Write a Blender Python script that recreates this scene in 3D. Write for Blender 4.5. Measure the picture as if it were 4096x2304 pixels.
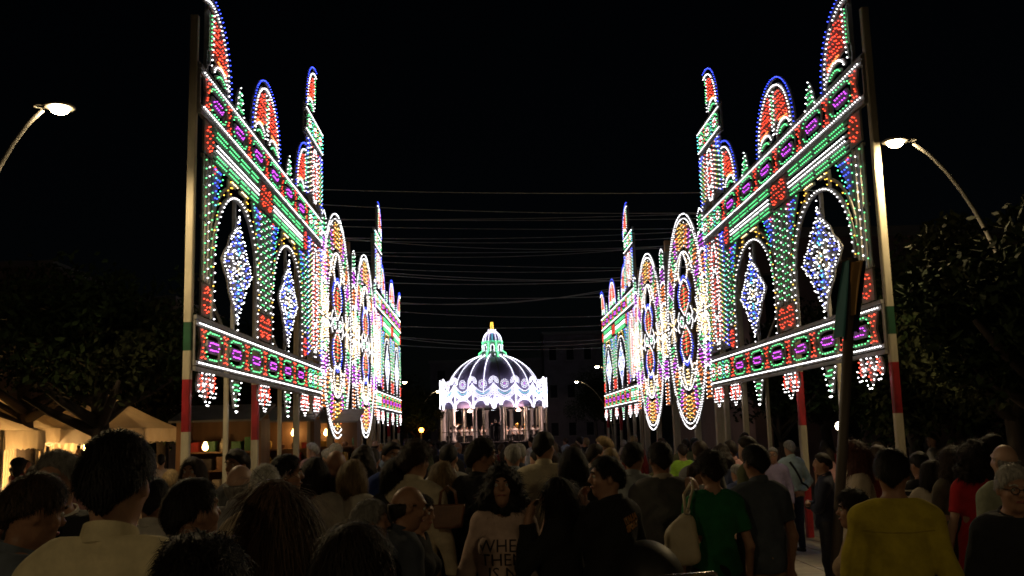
import bpy, bmesh, math, random
import numpy as np
from mathutils import Vector, Matrix, Euler
from mathutils.bvhtree import BVHTree

for o in list(bpy.data.objects):
    bpy.data.objects.remove(o)
SC = bpy.context.scene
COL = SC.collection
random.seed(7)
RNG = np.random.RandomState(11)

# ------------------------------------------------------------------ camera
CAM_H = 1.85
FPX = 3900.0                                   # focal length in pixels of the 4096 wide photograph
CR = np.array([0.99934795, -0.02433767, -0.02667127])
CU = np.array([0.02278908, -0.14780062, 0.98875459])
CF = np.array([0.02800601, 0.98871768, 0.14714961])
cam_data = bpy.data.cameras.new('camera')
cam_data.sensor_width = 36.0
cam_data.lens = 36.0 * FPX / 4096.0
cam_data.clip_start = 0.05
cam_data.clip_end = 2000.0
cam = bpy.data.objects.new('camera', cam_data)
COL.objects.link(cam)
cam.matrix_world = Matrix(((CR[0], CU[0], -CF[0], 0), (CR[1], CU[1], -CF[1], 0), (CR[2], CU[2], -CF[2], CAM_H), (0, 0, 0, 1)))
SC.camera = cam

def at(px, py, Y):
    """point at depth Y seen at (px, py) of the 2576x1449 view of the photograph"""
    u, v = px * 1.590062, py * 1.590062
    d = CR * (u - 2048) / FPX - CU * (v - 1152) / FPX + CF
    t = Y / d[1]
    return Vector((d[0] * t, Y, CAM_H + d[2] * t))

# ------------------------------------------------------------------ world, moonlight, exposure
W = bpy.data.worlds.new('World')
SC.world = W
W.use_nodes = True
nt = W.node_tree
bg = nt.nodes['Background']
sky = nt.nodes.new('ShaderNodeTexSky')
sky.sky_type = 'NISHITA'
sky.sun_disc = False
sky.sun_elevation = math.radians(24)
sky.sun_rotation = math.radians(200)
sky.air_density = 1.0
nt.links.new(sky.outputs[0], bg.inputs[0])
bg.inputs[1].default_value = 0.0002
moon = bpy.data.lights.new('moon', 'SUN')
moon.energy = 0.004
moon.angle = math.radians(0.5)
moon.color = (1.0, 0.95, 0.88)
mo = bpy.data.objects.new('moon', moon)
COL.objects.link(mo)
mo.rotation_euler = Euler((math.radians(66), 0, math.radians(160)))
vs = SC.view_settings
vs.view_transform = 'Standard'
vs.look = 'None'
vs.exposure = 0.0
vs.gamma = 1.0
vs.use_curve_mapping = False
try:
    SC.cycles.max_bounces = 4
    SC.cycles.diffuse_bounces = 2
    SC.cycles.glossy_bounces = 2
    SC.cycles.sample_clamp_indirect = 3.0
    SC.cycles.use_light_tree = True
    SC.cycles.caustics_reflective = False
    SC.cycles.caustics_refractive = False
    SC.cycles.pixel_filter_type = 'BLACKMAN_HARRIS'
    SC.cycles.filter_width = 1.7
except Exception:
    pass

# ------------------------------------------------------------------ materials
MATS = {}
def _new(name):
    m = bpy.data.materials.new(name)
    m.use_nodes = True
    n = m.node_tree
    b = n.nodes['Principled BSDF']
    return m, n, b

def _tex(n, scale, detail=4.0, stretch=(1, 1, 1), rough=0.6):
    tc = n.nodes.new('ShaderNodeTexCoord')
    mp = n.nodes.new('ShaderNodeMapping')
    mp.inputs['Scale'].default_value = stretch
    nz = n.nodes.new('ShaderNodeTexNoise')
    nz.inputs['Scale'].default_value = scale
    nz.inputs['Detail'].default_value = detail
    nz.inputs['Roughness'].default_value = rough
    n.links.new(tc.outputs['Object'], mp.inputs[0])
    n.links.new(mp.outputs[0], nz.inputs['Vector'])
    return nz

def surf(name, col, rough=0.7, var=0.25, scale=6.0, bump=0.0, bscale=None, stretch=(1, 1, 1), metal=0.0, spec=0.5, sheen=0.0, lo=0.35, hi=0.7):
    """noise-varied painted / woven / natural surface"""
    key = name
    if key in MATS:
        return MATS[key]
    m, n, b = _new(name)
    nz = _tex(n, scale, 5.0, stretch)
    rp = n.nodes.new('ShaderNodeValToRGB')
    c = np.array(col)
    rp.color_ramp.elements[0].position = lo
    rp.color_ramp.elements[1].position = hi
    rp.color_ramp.elements[0].color = (*np.clip(c * (1 - var), 0, 1), 1)
    rp.color_ramp.elements[1].color = (*np.clip(c * (1 + var * 0.6), 0, 1), 1)
    n.links.new(nz.outputs['Fac'], rp.inputs[0])
    n.links.new(rp.outputs[0], b.inputs['Base Color'])
    b.inputs['Roughness'].default_value = rough
    b.inputs['Metallic'].default_value = metal
    b.inputs['Specular IOR Level'].default_value = spec
    if sheen:
        b.inputs['Sheen Weight'].default_value = sheen
    if bump:
        n2 = _tex(n, bscale or scale * 4, 3.0, stretch)
        bp = n.nodes.new('ShaderNodeBump')
        bp.inputs['Strength'].default_value = bump
        bp.inputs['Distance'].default_value = 0.01
        n.links.new(n2.outputs['Fac'], bp.inputs['Height'])
        n.links.new(bp.outputs[0], b.inputs['Normal'])
    MATS[key] = m
    return m

def emit(name, col, strength=1.0):
    if name in MATS:
        return MATS[name]
    m, n, b = _new(name)
    b.inputs['Base Color'].default_value = (0.8, 0.8, 0.8, 1)
    b.inputs['Emission Color'].default_value = (*[c / max(col) for c in col], 1)
    b.inputs['Emission Strength'].default_value = max(col) * strength
    MATS[name] = m
    return m

BG = 1.15
emit('bulb_white', (5.2, 5.1, 5.2), BG)
emit('bulb_warm', (5.0, 3.6, 1.9), BG)
emit('bulb_green', (0.30, 2.6, 0.80), BG)
emit('bulb_red', (4.2, 0.20, 0.07), BG)
emit('bulb_blue', (0.16, 0.34, 5.0), BG)
emit('bulb_purple', (2.4, 0.22, 3.4), BG)
emit('bulb_yellow', (3.6, 1.9, 0.18), BG)
emit('bulb_cyan', (0.5, 3.0, 3.6), BG)
emit('bulb_orange', (4.2, 0.85, 0.10), BG)
emit('bulb_lavender', (6.8, 6.6, 7.9), BG)
WHITEWOOD = surf('white_painted_wood', (0.32, 0.31, 0.305), 0.65, 0.25, 9, 0.2)
POSTWOOD = surf('cream_painted_post', (0.60, 0.54, 0.41), 0.6, 0.35, 5.0, 0.3, 30, (1, 1, 0.25))
REDPAINT = surf('red_painted_post', (0.42, 0.02, 0.03), 0.55, 0.55, 7, .2, 30, (1, 1, .3))
GREENPAINT = surf('green_painted_post', (0.02, 0.10, 0.05), 0.55, 0.3, 5)
LITWOOD = surf('orange_lit_post', (0.60, 0.36, 0.17), 0.6, 0.3, 3, 0.2, 20, (1, 1, 0.1))  # same white post wood, orange lamp glow put into its colour

# ------------------------------------------------------------------ objects
def link(o, parent=None, **props):
    COL.objects.link(o)
    if parent is not None:
        o.parent = parent
    for k, v in props.items():
        o[k] = v
    return o

def empty(name, loc=(0, 0, 0), rz=0.0, **props):
    o = bpy.data.objects.new(name, None)
    o.empty_display_size = 0.2
    o.location = loc
    o.rotation_euler = (0, 0, rz)
    return link(o, None, **props)

def mesh_obj(name, me, parent=None, **props):
    return link(bpy.data.objects.new(name, me), parent, **props)

class MB:
    """collects shapes; local axes x along, y outward, z up"""
    def __init__(s):
        s.v = []; s.f = []; s.m = []; s.mats = []
    def mi(s, mat):
        if isinstance(mat, str):
            mat = MATS[mat]
        if mat not in s.mats:
            s.mats.append(mat)
        return s.mats.index(mat)
    def add(s, vs, fs, mat):
        k = len(s.v); i = s.mi(mat)
        s.v.extend(vs)
        for f in fs:
            s.f.append([a + k for a in f]); s.m.append(i)
        return s
    def box(s, x0, x1, y0, y1, z0, z1, mat):
        return s.add([(x0, y0, z0), (x1, y0, z0), (x1, y1, z0), (x0, y1, z0), (x0, y0, z1), (x1, y0, z1), (x1, y1, z1), (x0, y1, z1)],
                     [(0, 3, 2, 1), (4, 5, 6, 7), (0, 1, 5, 4), (1, 2, 6, 5), (2, 3, 7, 6), (3, 0, 4, 7)], mat)
    def bevbox(s, x0, x1, y0, y1, z0, z1, mat, b=0.01):
        pts = [(x0 + b, y0), (x1 - b, y0), (x1, y0 + b), (x1, y1 - b), (x1 - b, y1), (x0 + b, y1), (x0, y1 - b), (x0, y0 + b)]
        n = 8
        vs = [(p[0], p[1], z0) for p in pts] + [(p[0], p[1], z1) for p in pts]
        fs = [tuple(range(n))[::-1], tuple(range(n, 2 * n))] + [(i, (i + 1) % n, n + (i + 1) % n, n + i) for i in range(n)]
        return s.add(vs, fs, mat)
    def prism(s, poly, y0, y1, mat):
        n = len(poly)
        vs = [(p[0], y0, p[1]) for p in poly] + [(p[0], y1, p[1]) for p in poly]
        fs = [tuple(range(n)), tuple(range(2 * n - 1, n - 1, -1))] + [(i, n + i, n + (i + 1) % n, (i + 1) % n) for i in range(n)]
        return s.add(vs, fs, mat)
    def ribbon(s, pts, w, y0, y1, mat, closed=False):
        p = np.array(pts, float); n = len(p)
        if closed:
            t = np.roll(p, -1, 0) - np.roll(p, 1, 0)
        else:
            t = np.gradient(p, axis=0)
        t /= np.maximum(np.linalg.norm(t, axis=1, keepdims=True), 1e-9)
        q = np.stack([-t[:, 1], t[:, 0]], 1) * w / 2
        a, b = p + q, p - q
        vs = [(x, y0, z) for x, z in a] + [(x, y0, z) for x, z in b] + [(x, y1, z) for x, z in a] + [(x, y1, z) for x, z in b]
        fs = []
        for i in range(n if closed else n - 1):
            j = (i + 1) % n
            fs += [(i, n + i, n + j, j), (2 * n + i, 2 * n + j, 3 * n + j, 3 * n + i), (i, j, 2 * n + j, 2 * n + i), (n + i, 3 * n + i, 3 * n + j, n + j)]
        if not closed:
            fs += [(0, 2 * n, 3 * n, n), (n - 1, 2 * n - 1, 4 * n - 1, 3 * n - 1)]
        return s.add(vs, fs, mat)
    def tube(s, pts, r, mat, n=8, r1=None):
        p = [Vector(q) for q in pts]
        vs = []; fs = []
        up = Vector((0.13, 0.21, 0.97))
        for i, q in enumerate(p):
            t = (p[min(i + 1, len(p) - 1)] - p[max(i - 1, 0)]).normalized()
            a = t.cross(up)
            if a.length < 1e-3:
                a = t.cross(Vector((1, 0, 0)))
            a.normalize(); b = t.cross(a)
            rr = r if r1 is None else r + (r1 - r) * i / (len(p) - 1)
            for k in range(n):
                an = 2 * math.pi * k / n
                vs.append(tuple(q + (a * math.cos(an) + b * math.sin(an)) * rr))
        for i in range(len(p) - 1):
            for k in range(n):
                fs.append((i * n + k, i * n + (k + 1) % n, (i + 1) * n + (k + 1) % n, (i + 1) * n + k))
        fs.append(tuple(range(n))[::-1]); fs.append(tuple(range((len(p) - 1) * n, len(p) * n)))
        return s.add(vs, fs, mat)
    def lathe(s, prof, mat, c=(0, 0, 0), n=16):
        vs = []; fs = []
        for r, z in prof:
            for k in range(n):
                an = 2 * math.pi * k / n
                vs.append((c[0] + r * math.cos(an), c[1] + r * math.sin(an), c[2] + z))
        for i in range(len(prof) - 1):
            for k in range(n):
                fs.append((i * n + k, i * n + (k + 1) % n, (i + 1) * n + (k + 1) % n, (i + 1) * n + k))
        fs.append(tuple(range(n))[::-1]); fs.append(tuple(range((len(prof) - 1) * n, len(prof) * n)))
        return s.add(vs, fs, mat)
    def bulb(s, x, z, mat, y=0.05, r=0.0108, l=0.015):
        return s.add([(x + r, y, z), (x, y, z + r), (x - r, y, z), (x, y, z - r), (x, y + l, z), (x, y - l * 0.8, z)],
                     [(0, 1, 4), (1, 2, 4), (2, 3, 4), (3, 0, 4), (1, 0, 5), (2, 1, 5), (3, 2, 5), (0, 3, 5)], mat)
    def bulbs(s, pts, mat, y=0.05, r=0.0108, l=0.015):
        for p in pts:
            if random.random() < .012:      # a dead lamp here and there
                continue
            k = random.uniform(.86, 1.12)
            s.bulb(p[0] + random.uniform(-.004, .004), p[1] + random.uniform(-.004, .004), mat, y, r * k, l * k)
        return s
    def bulb3(s, p, mat, r=0.03):
        x, y, z = p
        return s.add([(x + r, y, z), (x, y + r, z), (x - r, y, z), (x, y - r, z), (x, y, z + r), (x, y, z - r)],
                     [(0, 1, 4), (1, 2, 4), (2, 3, 4), (3, 0, 4), (1, 0, 5), (2, 1, 5), (3, 2, 5), (0, 3, 5)], mat)
    def mesh(s, name, flip=1, smooth=False):
        me = bpy.data.meshes.new(name)
        if flip < 0:
            vs = [(-v[0], v[1], v[2]) for v in s.v]; fs = [f[::-1] for f in s.f]
        else:
            vs, fs = s.v, s.f
        me.from_pydata(vs, [], fs)
        for m in s.mats:
            me.materials.append(m)
        me.polygons.foreach_set('material_index', s.m)
        if smooth:
            me.polygons.foreach_set('use_smooth', [True] * len(fs))
        me.update()
        return me
    def build(s, name, parent=None, flip=1, smooth=False, **props):
        return mesh_obj(name, s.mesh(name, flip, smooth), parent, **props)

# ------------------------------------------------------------------ 2-D drawing helpers for the light frames
def resample(pts, pitch, closed=False, inset=0.0):
    p = np.array(list(pts) + ([pts[0]] if closed else []), float)
    d = np.r_[0, np.cumsum(np.linalg.norm(np.diff(p, axis=0), axis=1))]
    n = max(2, int(round((d[-1] - 2 * inset) / pitch)) + (0 if closed else 1))
    t = np.linspace(inset, d[-1] - inset, n, endpoint=not closed)
    return np.stack([np.interp(t, d, p[:, 0]), np.interp(t, d, p[:, 1])], 1)

def arc(cx, cz, rx, rz, a0, a1, n=24):
    t = np.radians(np.linspace(a0, a1, n))
    return np.stack([cx + rx * np.cos(t), cz + rz * np.sin(t)], 1)

def inside(poly, pts):
    poly = np.array(poly); x, y = pts[:, 0], pts[:, 1]
    c = np.zeros(len(pts), bool); j = len(poly) - 1
    for i in range(len(poly)):
        a, b = poly[i], poly[j]
        cond = ((a[1] > y) != (b[1] > y)) & (x < (b[0] - a[0]) * (y - a[1]) / (b[1] - a[1] + 1e-12) + a[0])
        c ^= cond; j = i
    return c

def scatter(poly, pitch, jit=0.25, shrink=0.9):
    poly = np.array(poly, float); c = poly.mean(0); pl = c + (poly - c) * shrink
    lo, hi = pl.min(0), pl.max(0)
    xs = np.arange(lo[0] + pitch * .3, hi[0], pitch); zs = np.arange(lo[1] + pitch * .3, hi[1], pitch)
    g = np.stack(np.meshgrid(xs, zs), -1).astype(float)
    g[1::2, :, 0] += pitch / 2
    g = g.reshape(-1, 2) + (RNG.rand(len(xs) * len(zs), 2) - .5) * pitch * jit
    return g[inside(pl, g)]

def rect(x0, x1, z0, z1):
    return [(x0, z0), (x1, z0), (x1, z1), (x0, z1)]
# ================================================================== light facades
BULB_MESH = {}
def bulb_mesh(mat):
    if mat not in BULB_MESH:
        BULB_MESH[mat] = MB().bulb(0, 0, mat, 0.0).mesh('bulb')
    return BULB_MESH[mat]

class Asm:
    """a lit wooden structure: every ornament is a part, its lamps a sub-part"""
    def __init__(s, flip):
        s.flip = flip; s.parts = []
    def add(s, name, wood, lamps=None, label=None, single=None):
        w = wood.mesh(name, s.flip)
        l = lamps.mesh(name + '_lamps', s.flip) if lamps is not None and lamps.v else None
        s.parts.append((name, w, l, label, single or []))
    def place(s, root, singles=True):
        for name, w, l, label, single in s.parts:
            p = mesh_obj(name, w, root)
            if label:
                p['label'] = label
            if l is not None:
                mesh_obj('lamp_rows', l, p, kind='stuff')
            for (x, z, mat) in single:
                b = mesh_obj('bulb', bulb_mesh(mat), p)
                b.location = (x * s.flip, 0.05, z)

W_, G_, R_, B_, P_, Y_, C_, O_ = 'bulb_white', 'bulb_green', 'bulb_red', 'bulb_blue', 'bulb_purple', 'bulb_yellow', 'bulb_cyan', 'bulb_orange'
WW = WHITEWOOD

def line(b, pts, mat, pitch=0.1, closed=False, r=0.0108, inset=0.0):
    return b.bulbs(resample(pts, pitch, closed, inset), mat, r=r)

def medallion(A, cx, cz, h=0.205):
    w, b = MB(), MB()
    hexa = [(cx - .29, cz), (cx - .22, cz + h * .42), (cx + .22, cz + h * .42), (cx + .29, cz), (cx + .22, cz - h * .42), (cx - .22, cz - h * .42)]
    w.prism(hexa, 0, .03, WW)
    for dz in (.046, -.046):
        b.bulbs([(cx + x, cz + dz) for x in np.linspace(-.18, .18, 5)], P_)
    b.bulbs([(cx - .235, cz), (cx + .235, cz)], P_)
    for sg in (1, -1):
        z = cz + sg * h * .86
        w.ribbon([(cx - .36, z - sg * .03), (cx - .2, z), (cx + .2, z), (cx + .36, z - sg * .03)], .05, 0, .025, WW)
        b.bulbs([(cx + x, z - sg * (.03 if abs(x) > .25 else 0)) for x in np.linspace(-.33, .33, 7)], G_)
    for sg in (1, -1):
        w.ribbon([(cx + sg * .40, cz - h), (cx + sg * .385, cz), (cx + sg * .40, cz + h)], .035, 0, .025, WW)
        b.bulbs([(cx + sg * .39, cz + h * .45), (cx + sg * .39, cz - h * .45)], G_)
    A.add('purple_medallion', w, b)

def hourglass(A, cx, cz, h=0.21, half=None):
    w, b = MB(), MB()
    k = .13
    pl = [(cx - k, cz - h), (cx + k, cz - h), (cx + .05, cz), (cx + k, cz + h), (cx - k, cz + h), (cx - .05, cz)]
    w.prism(pl, 0, .03, WW)
    pts = [(cx - .09, cz + h * .85), (cx, cz + h * .75), (cx + .09, cz + h * .85), (cx - .06, cz + h * .45), (cx + .06, cz + h * .4), (cx, cz + .03), (cx - .03, cz - .05),
           (cx - .06, cz - h * .45), (cx + .06, cz - h * .5), (cx - .09, cz - h * .85), (cx + .09, cz - h * .85), (cx, cz - h * .78)]
    b.bulbs(pts, R_)
    A.add('red_hourglass_panel', w, b)

def beam(A, s0, s1, z0, z1, name, upto, label):
    """frieze frame: two rails, uprights, and a row of white lamps on each rail"""
    w, b, one = MB(), MB(), []
    zi0, zi1 = z0 + .08, z1 - .08
    for z in (z0, z1):
        w.box(s0, s1, -.03, .03, z - .026, z + .026, WW)
    for s in np.arange(s0 + .02, s1, 1.27):
        w.box(s - .02, s + .02, -.028, .012, z0 + .035, z1 - .035, WW)
    for z in (z0 + .075, z1 - .075):
        w.box(s0 + .01, s1 - .01, -.02, .025, z - .028, z + .028, WW)
        for x in np.arange(s0 + .08, s1 - .04, .090):
            if x < upto:
                one.append((x, z, W_))
            else:
                b.bulb(x, z, W_)
    A.add(name, w, b, label, one)

def red_square(A, cx, z0, z1, hw):
    w, b = MB(), MB()
    w.prism(rect(cx - hw, cx + hw, z0, z1), 0, .03, WW)
    n = 2 if hw > .3 else 1
    for i in range(n):
        c = cx + (i - (n - 1) / 2) * hw
        h = (z1 - z0) / 2; zc = (z0 + z1) / 2; k = hw / n * .72
        pts = [(c + k * math.cos(a), zc + h * .78 * math.sin(a)) for a in np.linspace(0, 2 * math.pi, 12, endpoint=False)]
        b.bulbs(pts, R_); b.bulbs([(c, zc), (c, zc + .1), (c, zc - .1)], R_)
    A.add('red_scroll_panel', w, b)

def pilaster(A, cx, hw, cols, z0=3.90, z1=5.60):
    w, b = MB(), MB()
    xs = np.linspace(cx - hw + .05, cx + hw - .05, len(cols))
    for x, c in zip(xs, cols):
        w.box(x - .046, x + .046, 0, .02, z0, z1, WW)
        off = 0.0 if c == W_ else .06
        b.bulbs([(x, z) for z in np.arange(z0 + .06 + off, z1 - .02, .125)], c)
    for z in (z0 + .02, (z0 + z1) / 2, z1 - .02):
        w.box(cx - hw, cx + hw, -.02, -.002, z - .02, z + .02, WW)
    A.add('lamp_pilaster', w, b)

def bands(A, s0, s1):
    c = (s0 + s1) / 2
    for z, col, hh in ((6.00, G_, .055), (5.815, W_, .05), (5.665, G_, .05)):
        w, b = MB(), MB()
        if col == W_:
            w.ribbon([(s0 + .04, z + hh), (s1 - .04, z + hh), (s1 - .04, z - hh), (s0 + .04, z - hh)], .04, 0, .02, WW, True)
        else:
            [w.box(s0 + .02, s1 - .02, 0, .02, z + q_ - .02, z + q_ + .02, WW) for q_ in (.036, -.036)]
        for dz in (.036, -.036):
            for x in np.arange(s0 + .1, s1 - .08, .086):
                k = int((x - s0) / .68) % 2
                if col == G_ and abs(((x - s0) / .68) % 1 - .5) > .44:
                    continue
                b.bulb(x + (dz > 0) * .03, z + dz, col)
        A.add('green_light_band' if col == G_ else 'white_light_band', w, b)

def arch_bay(A, c, hw, upto_single):
    # arch outline
    w, b, one = MB(), MB(), []
    pts = [(c - hw, 3.46), (c - hw, 4.25)] + list(arc(c, 4.25, hw, 1.13, 180, 0, 30))[1:-1] + [(c + hw, 4.25), (c + hw, 3.46)]
    w.ribbon(pts, .06, 0, .03, WW)
    for p in resample(pts, .125):
        if upto_single:
            one.append((p[0], p[1], W_))
        else:
            b.bulb(p[0], p[1], W_)
    A.add('arch_outline', w, b, None, one)
    # yellow outer hood
    w, b = MB(), MB()
    for sg in (-1, 1):
        pts = [(c + sg * (hw + .07), 3.9), (c + sg * (hw + .10), 4.4)] + [(c + sg * (hw + .10) * math.cos(t), 4.4 + 1.12 * math.sin(t)) for t in np.linspace(.1, 1.25, 14)]
        w.ribbon(pts, .045, -.01, .012, WW)
        b.bulbs(resample(pts, .27), Y_, r=.0105)
        w.prism(rect(c + sg * .52 - .05, c + sg * .52 + .05, 5.30, 5.58), 0, .02, WW)
        b.bulbs([(c + sg * .52, z) for z in (5.36, 5.45, 5.54)], Y_)
        w.ribbon([(c + sg * .12, 5.545), (c + sg * .46, 5.545)], .05, 0, .02, WW)
        b.bulbs([(c + sg * x, 5.545) for x in np.linspace(.14, .44, 5)], 'bulb_warm')
    A.add('yellow_arch_hood', w, b)
    # spandrels
    for sg in (-1, 1):
        w, b = MB(), MB()
        x1 = c + sg * (hw + .12); x0 = c + sg * (hw - .40)
        tri = [(x1, 5.58), (x0, 5.58), (x1 - sg * .24, 5.24), (x1 - sg * .06, 4.90), (x1, 4.84)]
        w.prism(tri if sg > 0 else tri[::-1], 0, .025, WW)
        q = scatter(tri, .095, .3, .86)
        for i, p in enumerate(q):
            b.bulb(p[0], p[1], C_ if i % 4 == 0 else B_)
        b.bulbs(resample([(x0 + sg * .02, 5.54), (x1 - sg * .26, 5.18), (x1 - sg * .1, 4.4)], .11), G_)
        b.bulbs([(x1 - sg * .03, 5.52), (x1 - sg * .10, 5.50), (x1 - sg * .03, 5.44)], R_)
        A.add('blue_spandrel', w, b)
    # star pendant
    w, b = MB(), MB()
    cz = 4.36
    w.box(c - .035, c + .035, -.05, -.005, 3.42, 5.36, WW)
    tip = [(0, .76), (.11, .58), (.27, .47), (.40, .40), (.50, .24), (.66, .15), (.84, 0), (.66, -.15), (.50, -.24), (.38, -.42), (.24, -.52), (.10, -.66), (0, -.82)]
    full = tip + [(-x, z) for x, z in tip[::-1][1:-1]]
    out = [(c + x, cz + z) for x, z in full]
    w.ribbon(out, .03, 0, .02, WW, True)
    for i_, p_ in enumerate(resample(out, .068, True)):
        k_ = 1 + .045 * math.sin(i_ * 1.9)
        b.bulb(c + (p_[0] - c) * k_, cz + (p_[1] - cz) * k_, W_)
    for i_, p_ in enumerate(scatter([(c + x * .66, cz + z * .68) for x, z in full], .17, .5)):
        b.bulb(p_[0], p_[1], (W_, C_, W_, B_)[i_ % 4])
    b.bulbs(resample([(c + x * .87, cz + z * .88) for x, z in full], .17, True), B_)
    inn = [(c + x * .72, cz + z * .74) for x, z in full]
    w.ribbon(inn, .05, 0, .025, WW, True)
    for i_, p_ in enumerate(resample(inn, .105, True)):
        b.bulb(p_[0], p_[1], W_ if i_ % 2 == 0 else B_)
    for sz in (1, -1):
        pl = [(c - .07, cz + sz * .18), (c + .07, cz + sz * .18), (c + .11, cz + sz * .36), (c, cz + sz * .58), (c - .11, cz + sz * .36)]
        w.prism(pl, 0, .02, WW)
        b.bulbs([(c, cz + sz * z) for z in (.2, .29, .38, .47)], C_)
        b.bulbs([(c + s * .06, cz + sz * z) for s in (-1, 1) for z in (.26, .36)], B_)
        for sx in (1, -1):
            pts = arc(c + sx * .24, cz + sz * .13, .13, .10, 0, 300, 14)
            w.ribbon(pts, .04, 0, .02, WW)
            b.bulbs(resample(pts, .08), W_)
    w.ribbon([(c - .72, cz - .0), (c + .72, cz + .0)], .07, -.005, .034, WW)
    b.bulbs([(c + .05 * math.cos(a), cz + .07 * math.sin(a)) for a in np.linspace(0, 6.28, 6)[:-1]], 'bulb_warm')
    b.bulbs([(c, z) for z in np.arange(cz - .92, cz - .78, .1)], W_)
    b.bulbs([(c, z) for z in np.arange(cz + .78, cz + .92, .1)], W_)
    A.add('star_pendant', w, b)

def tree_finial(A, c, z0=6.73):
    w, b = MB(), MB()
    pl = [(c - .22, z0), (c + .22, z0), (c + .13, z0 + .16), (c + .15, z0 + .17), (c + .06, z0 + .33), (c, z0 + .40), (c - .06, z0 + .33), (c - .15, z0 + .17), (c - .13, z0 + .16)]
    w.prism(pl, 0, .03, WW)
    b.bulbs(scatter(pl, .085, .2, .85), G_)
    b.bulbs(resample(pl[1:] + pl[:1], .115), W_)
    A.add('small_tree_finial', w, b)

def big_finial(A, c, z0, h, hw, lo=-9, hi=9):
    """bullet-shaped crest; only the part between lo and hi exists"""
    keep = lambda P: np.array([p for p in P if lo <= p[0] <= hi]).reshape(-1, 2)
    w, b = MB(), MB()
    for f, zz, pit, col, wd in ((1.0, h, .084, B_, .035), (.86, h - .13, .075, W_, .06)):
        pts = keep(arc(c, z0, hw * f, zz, 0, 180, 50))
        w.ribbon(pts, wd, 0, .03, WW)
        b.bulbs(resample(pts, pit), col, r=.0095 if col == B_ else .0108)
    for sg in (-1, 1):
        pet = [(c + sg * .08, z0 + .30), (c + sg * .10, z0 + h * .80), (c + sg * hw * .34, z0 + h * .76), (c + sg * hw * .62, z0 + h * .56), (c + sg * hw * .78, z0 + h * .26), (c + sg * hw * .76, z0 + h * .14), (c + sg * .30, z0 + .28)]
        if lo <= c + sg * .4 <= hi:
            w.prism(pet if sg > 0 else pet[::-1], 0, .02, WW)
            b.bulbs(keep(scatter(pet, .082, .5, .95)), R_)
            b.bulbs(resample([(c + sg * .33, z0 + .28), (c + sg * hw * .7, z0 + .24)], .055), O_)
            bs = arc(c + sg * .52, z0 + .03, .36, .20, 15, 165, 16)
            w.ribbon(bs, .06, 0, .03, WW); b.bulbs(resample(bs, .06), W_)
            gs = arc(c + sg * .54, z0 + .02, .22, .09, 20, 160, 10)
            w.ribbon(gs, .05, 0, .025, WW); b.bulbs(resample(gs, .06), G_)
            vv = [(c + sg * .10, z0 + h * .78), (c + sg * .09, z0 + .42), (c + sg * .02, z0 + .12)]
            w.ribbon(vv, .035, 0, .025, WW); b.bulbs(resample(vv, .08), W_)
    w.prism(rect(max(lo, c - .035), min(hi, c + .035), z0 + .32, z0 + h * .80), 0, .02, WW)
    b.bulbs([(c, z) for z in np.arange(z0 + .34, z0 + h * .78, .06)], G_)
    w.box(max(lo, c - hw), min(hi, c + hw), -.03, -.002, z0 - .03, z0 + .03, WW)
    w.box(c - .03, c + .03, -.05, -.003, z0, z0 + h * .9, WW)
    A.add('bullet_crest', w, b)

def shell_pendant(A, c, z0=2.73):
    w, b = MB(), MB()
    for dx, sc in ((0, 1.0), (-.32, .75), (.32, .75)):
        el = arc(c + dx, z0 - .19 * sc, .085 * sc + .02, .17 * sc, 0, 360, 16)[:-1]
        w.prism(list(map(tuple, el)), 0, .025, WW)
        b.bulbs([(c + dx + .03 * ((i % 2) * 2 - 1), z0 - .19 * sc + z * sc) for i, z in enumerate(np.linspace(-.12, .12, 6))], R_)
        b.bulbs(resample(list(arc(c + dx, z0 - .20 * sc, .15 * sc, .23 * sc, 190, 350, 12)), .072), W_)
    for sg in (-1, 1):
        a = arc(c + sg * .17, z0 - .02, .10, .16, 180, 360, 10)
        w.ribbon(a, .04, 0, .02, WW); b.bulbs(resample(a, .07), W_)
    A.add('red_shell_pendant', w, b)

def green_pendant(A, c, z0=2.73):
    w, b = MB(), MB()
    for za, zb, ka, kb in ((z0 - .02, z0 - .20, .22, .16), (z0 - .22, z0 - .42, .13, .03)):
        pl = [(c - ka, za), (c + ka, za), (c + kb, zb), (c - kb, zb)]
        w.prism(pl[::-1], 0, .03, WW)
        b.bulbs(scatter(pl, .075, .15, .84), G_)
    b.bulbs([(c + sg * (.27 - .05 * i), z0 - .04 - .085 * i) for sg in (-1, 1) for i in range(6)] + [(c, z0 - .48), (c - .05, z0 - .47), (c + .05, z0 - .47)], W_)
    A.add('green_drop_pendant', w, b)

def dense_frieze(A, s0, s1, z0, z1):
    w, b = MB(), MB()
    n = 3; st = (s1 - s0) / n
    for i in range(n):
        c = s0 + st * (i + .5); zc = (z0 + z1) / 2
        w.ribbon(arc(c, zc, st * .4, (z1 - z0) * .32, 0, 360, 16)[:-1], .06, 0, .025, WW, True)
        b.bulbs(resample(list(arc(c, zc, st * .4, (z1 - z0) * .33, 0, 360, 18)[:-1]), .09, True), G_)
        b.bulbs(resample(list(arc(c, zc, st * .22, (z1 - z0) * .15, 0, 360, 18)[:-1]), .09, True), W_)
        b.bulbs(scatter(rect(c - st * .16, c + st * .16, zc - .09, zc + .09), .09), R_)
        w.prism(rect(c - st * .2, c + st * .2, zc - .07, zc + .07), 0, .02, WW)
        b.bulbs([(c + st * .47, z) for z in np.arange(z0 + .1, z1 - .06, .085)], R_ if i % 2 else C_)
    A.add('dense_frieze_panel', w, b)

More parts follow.
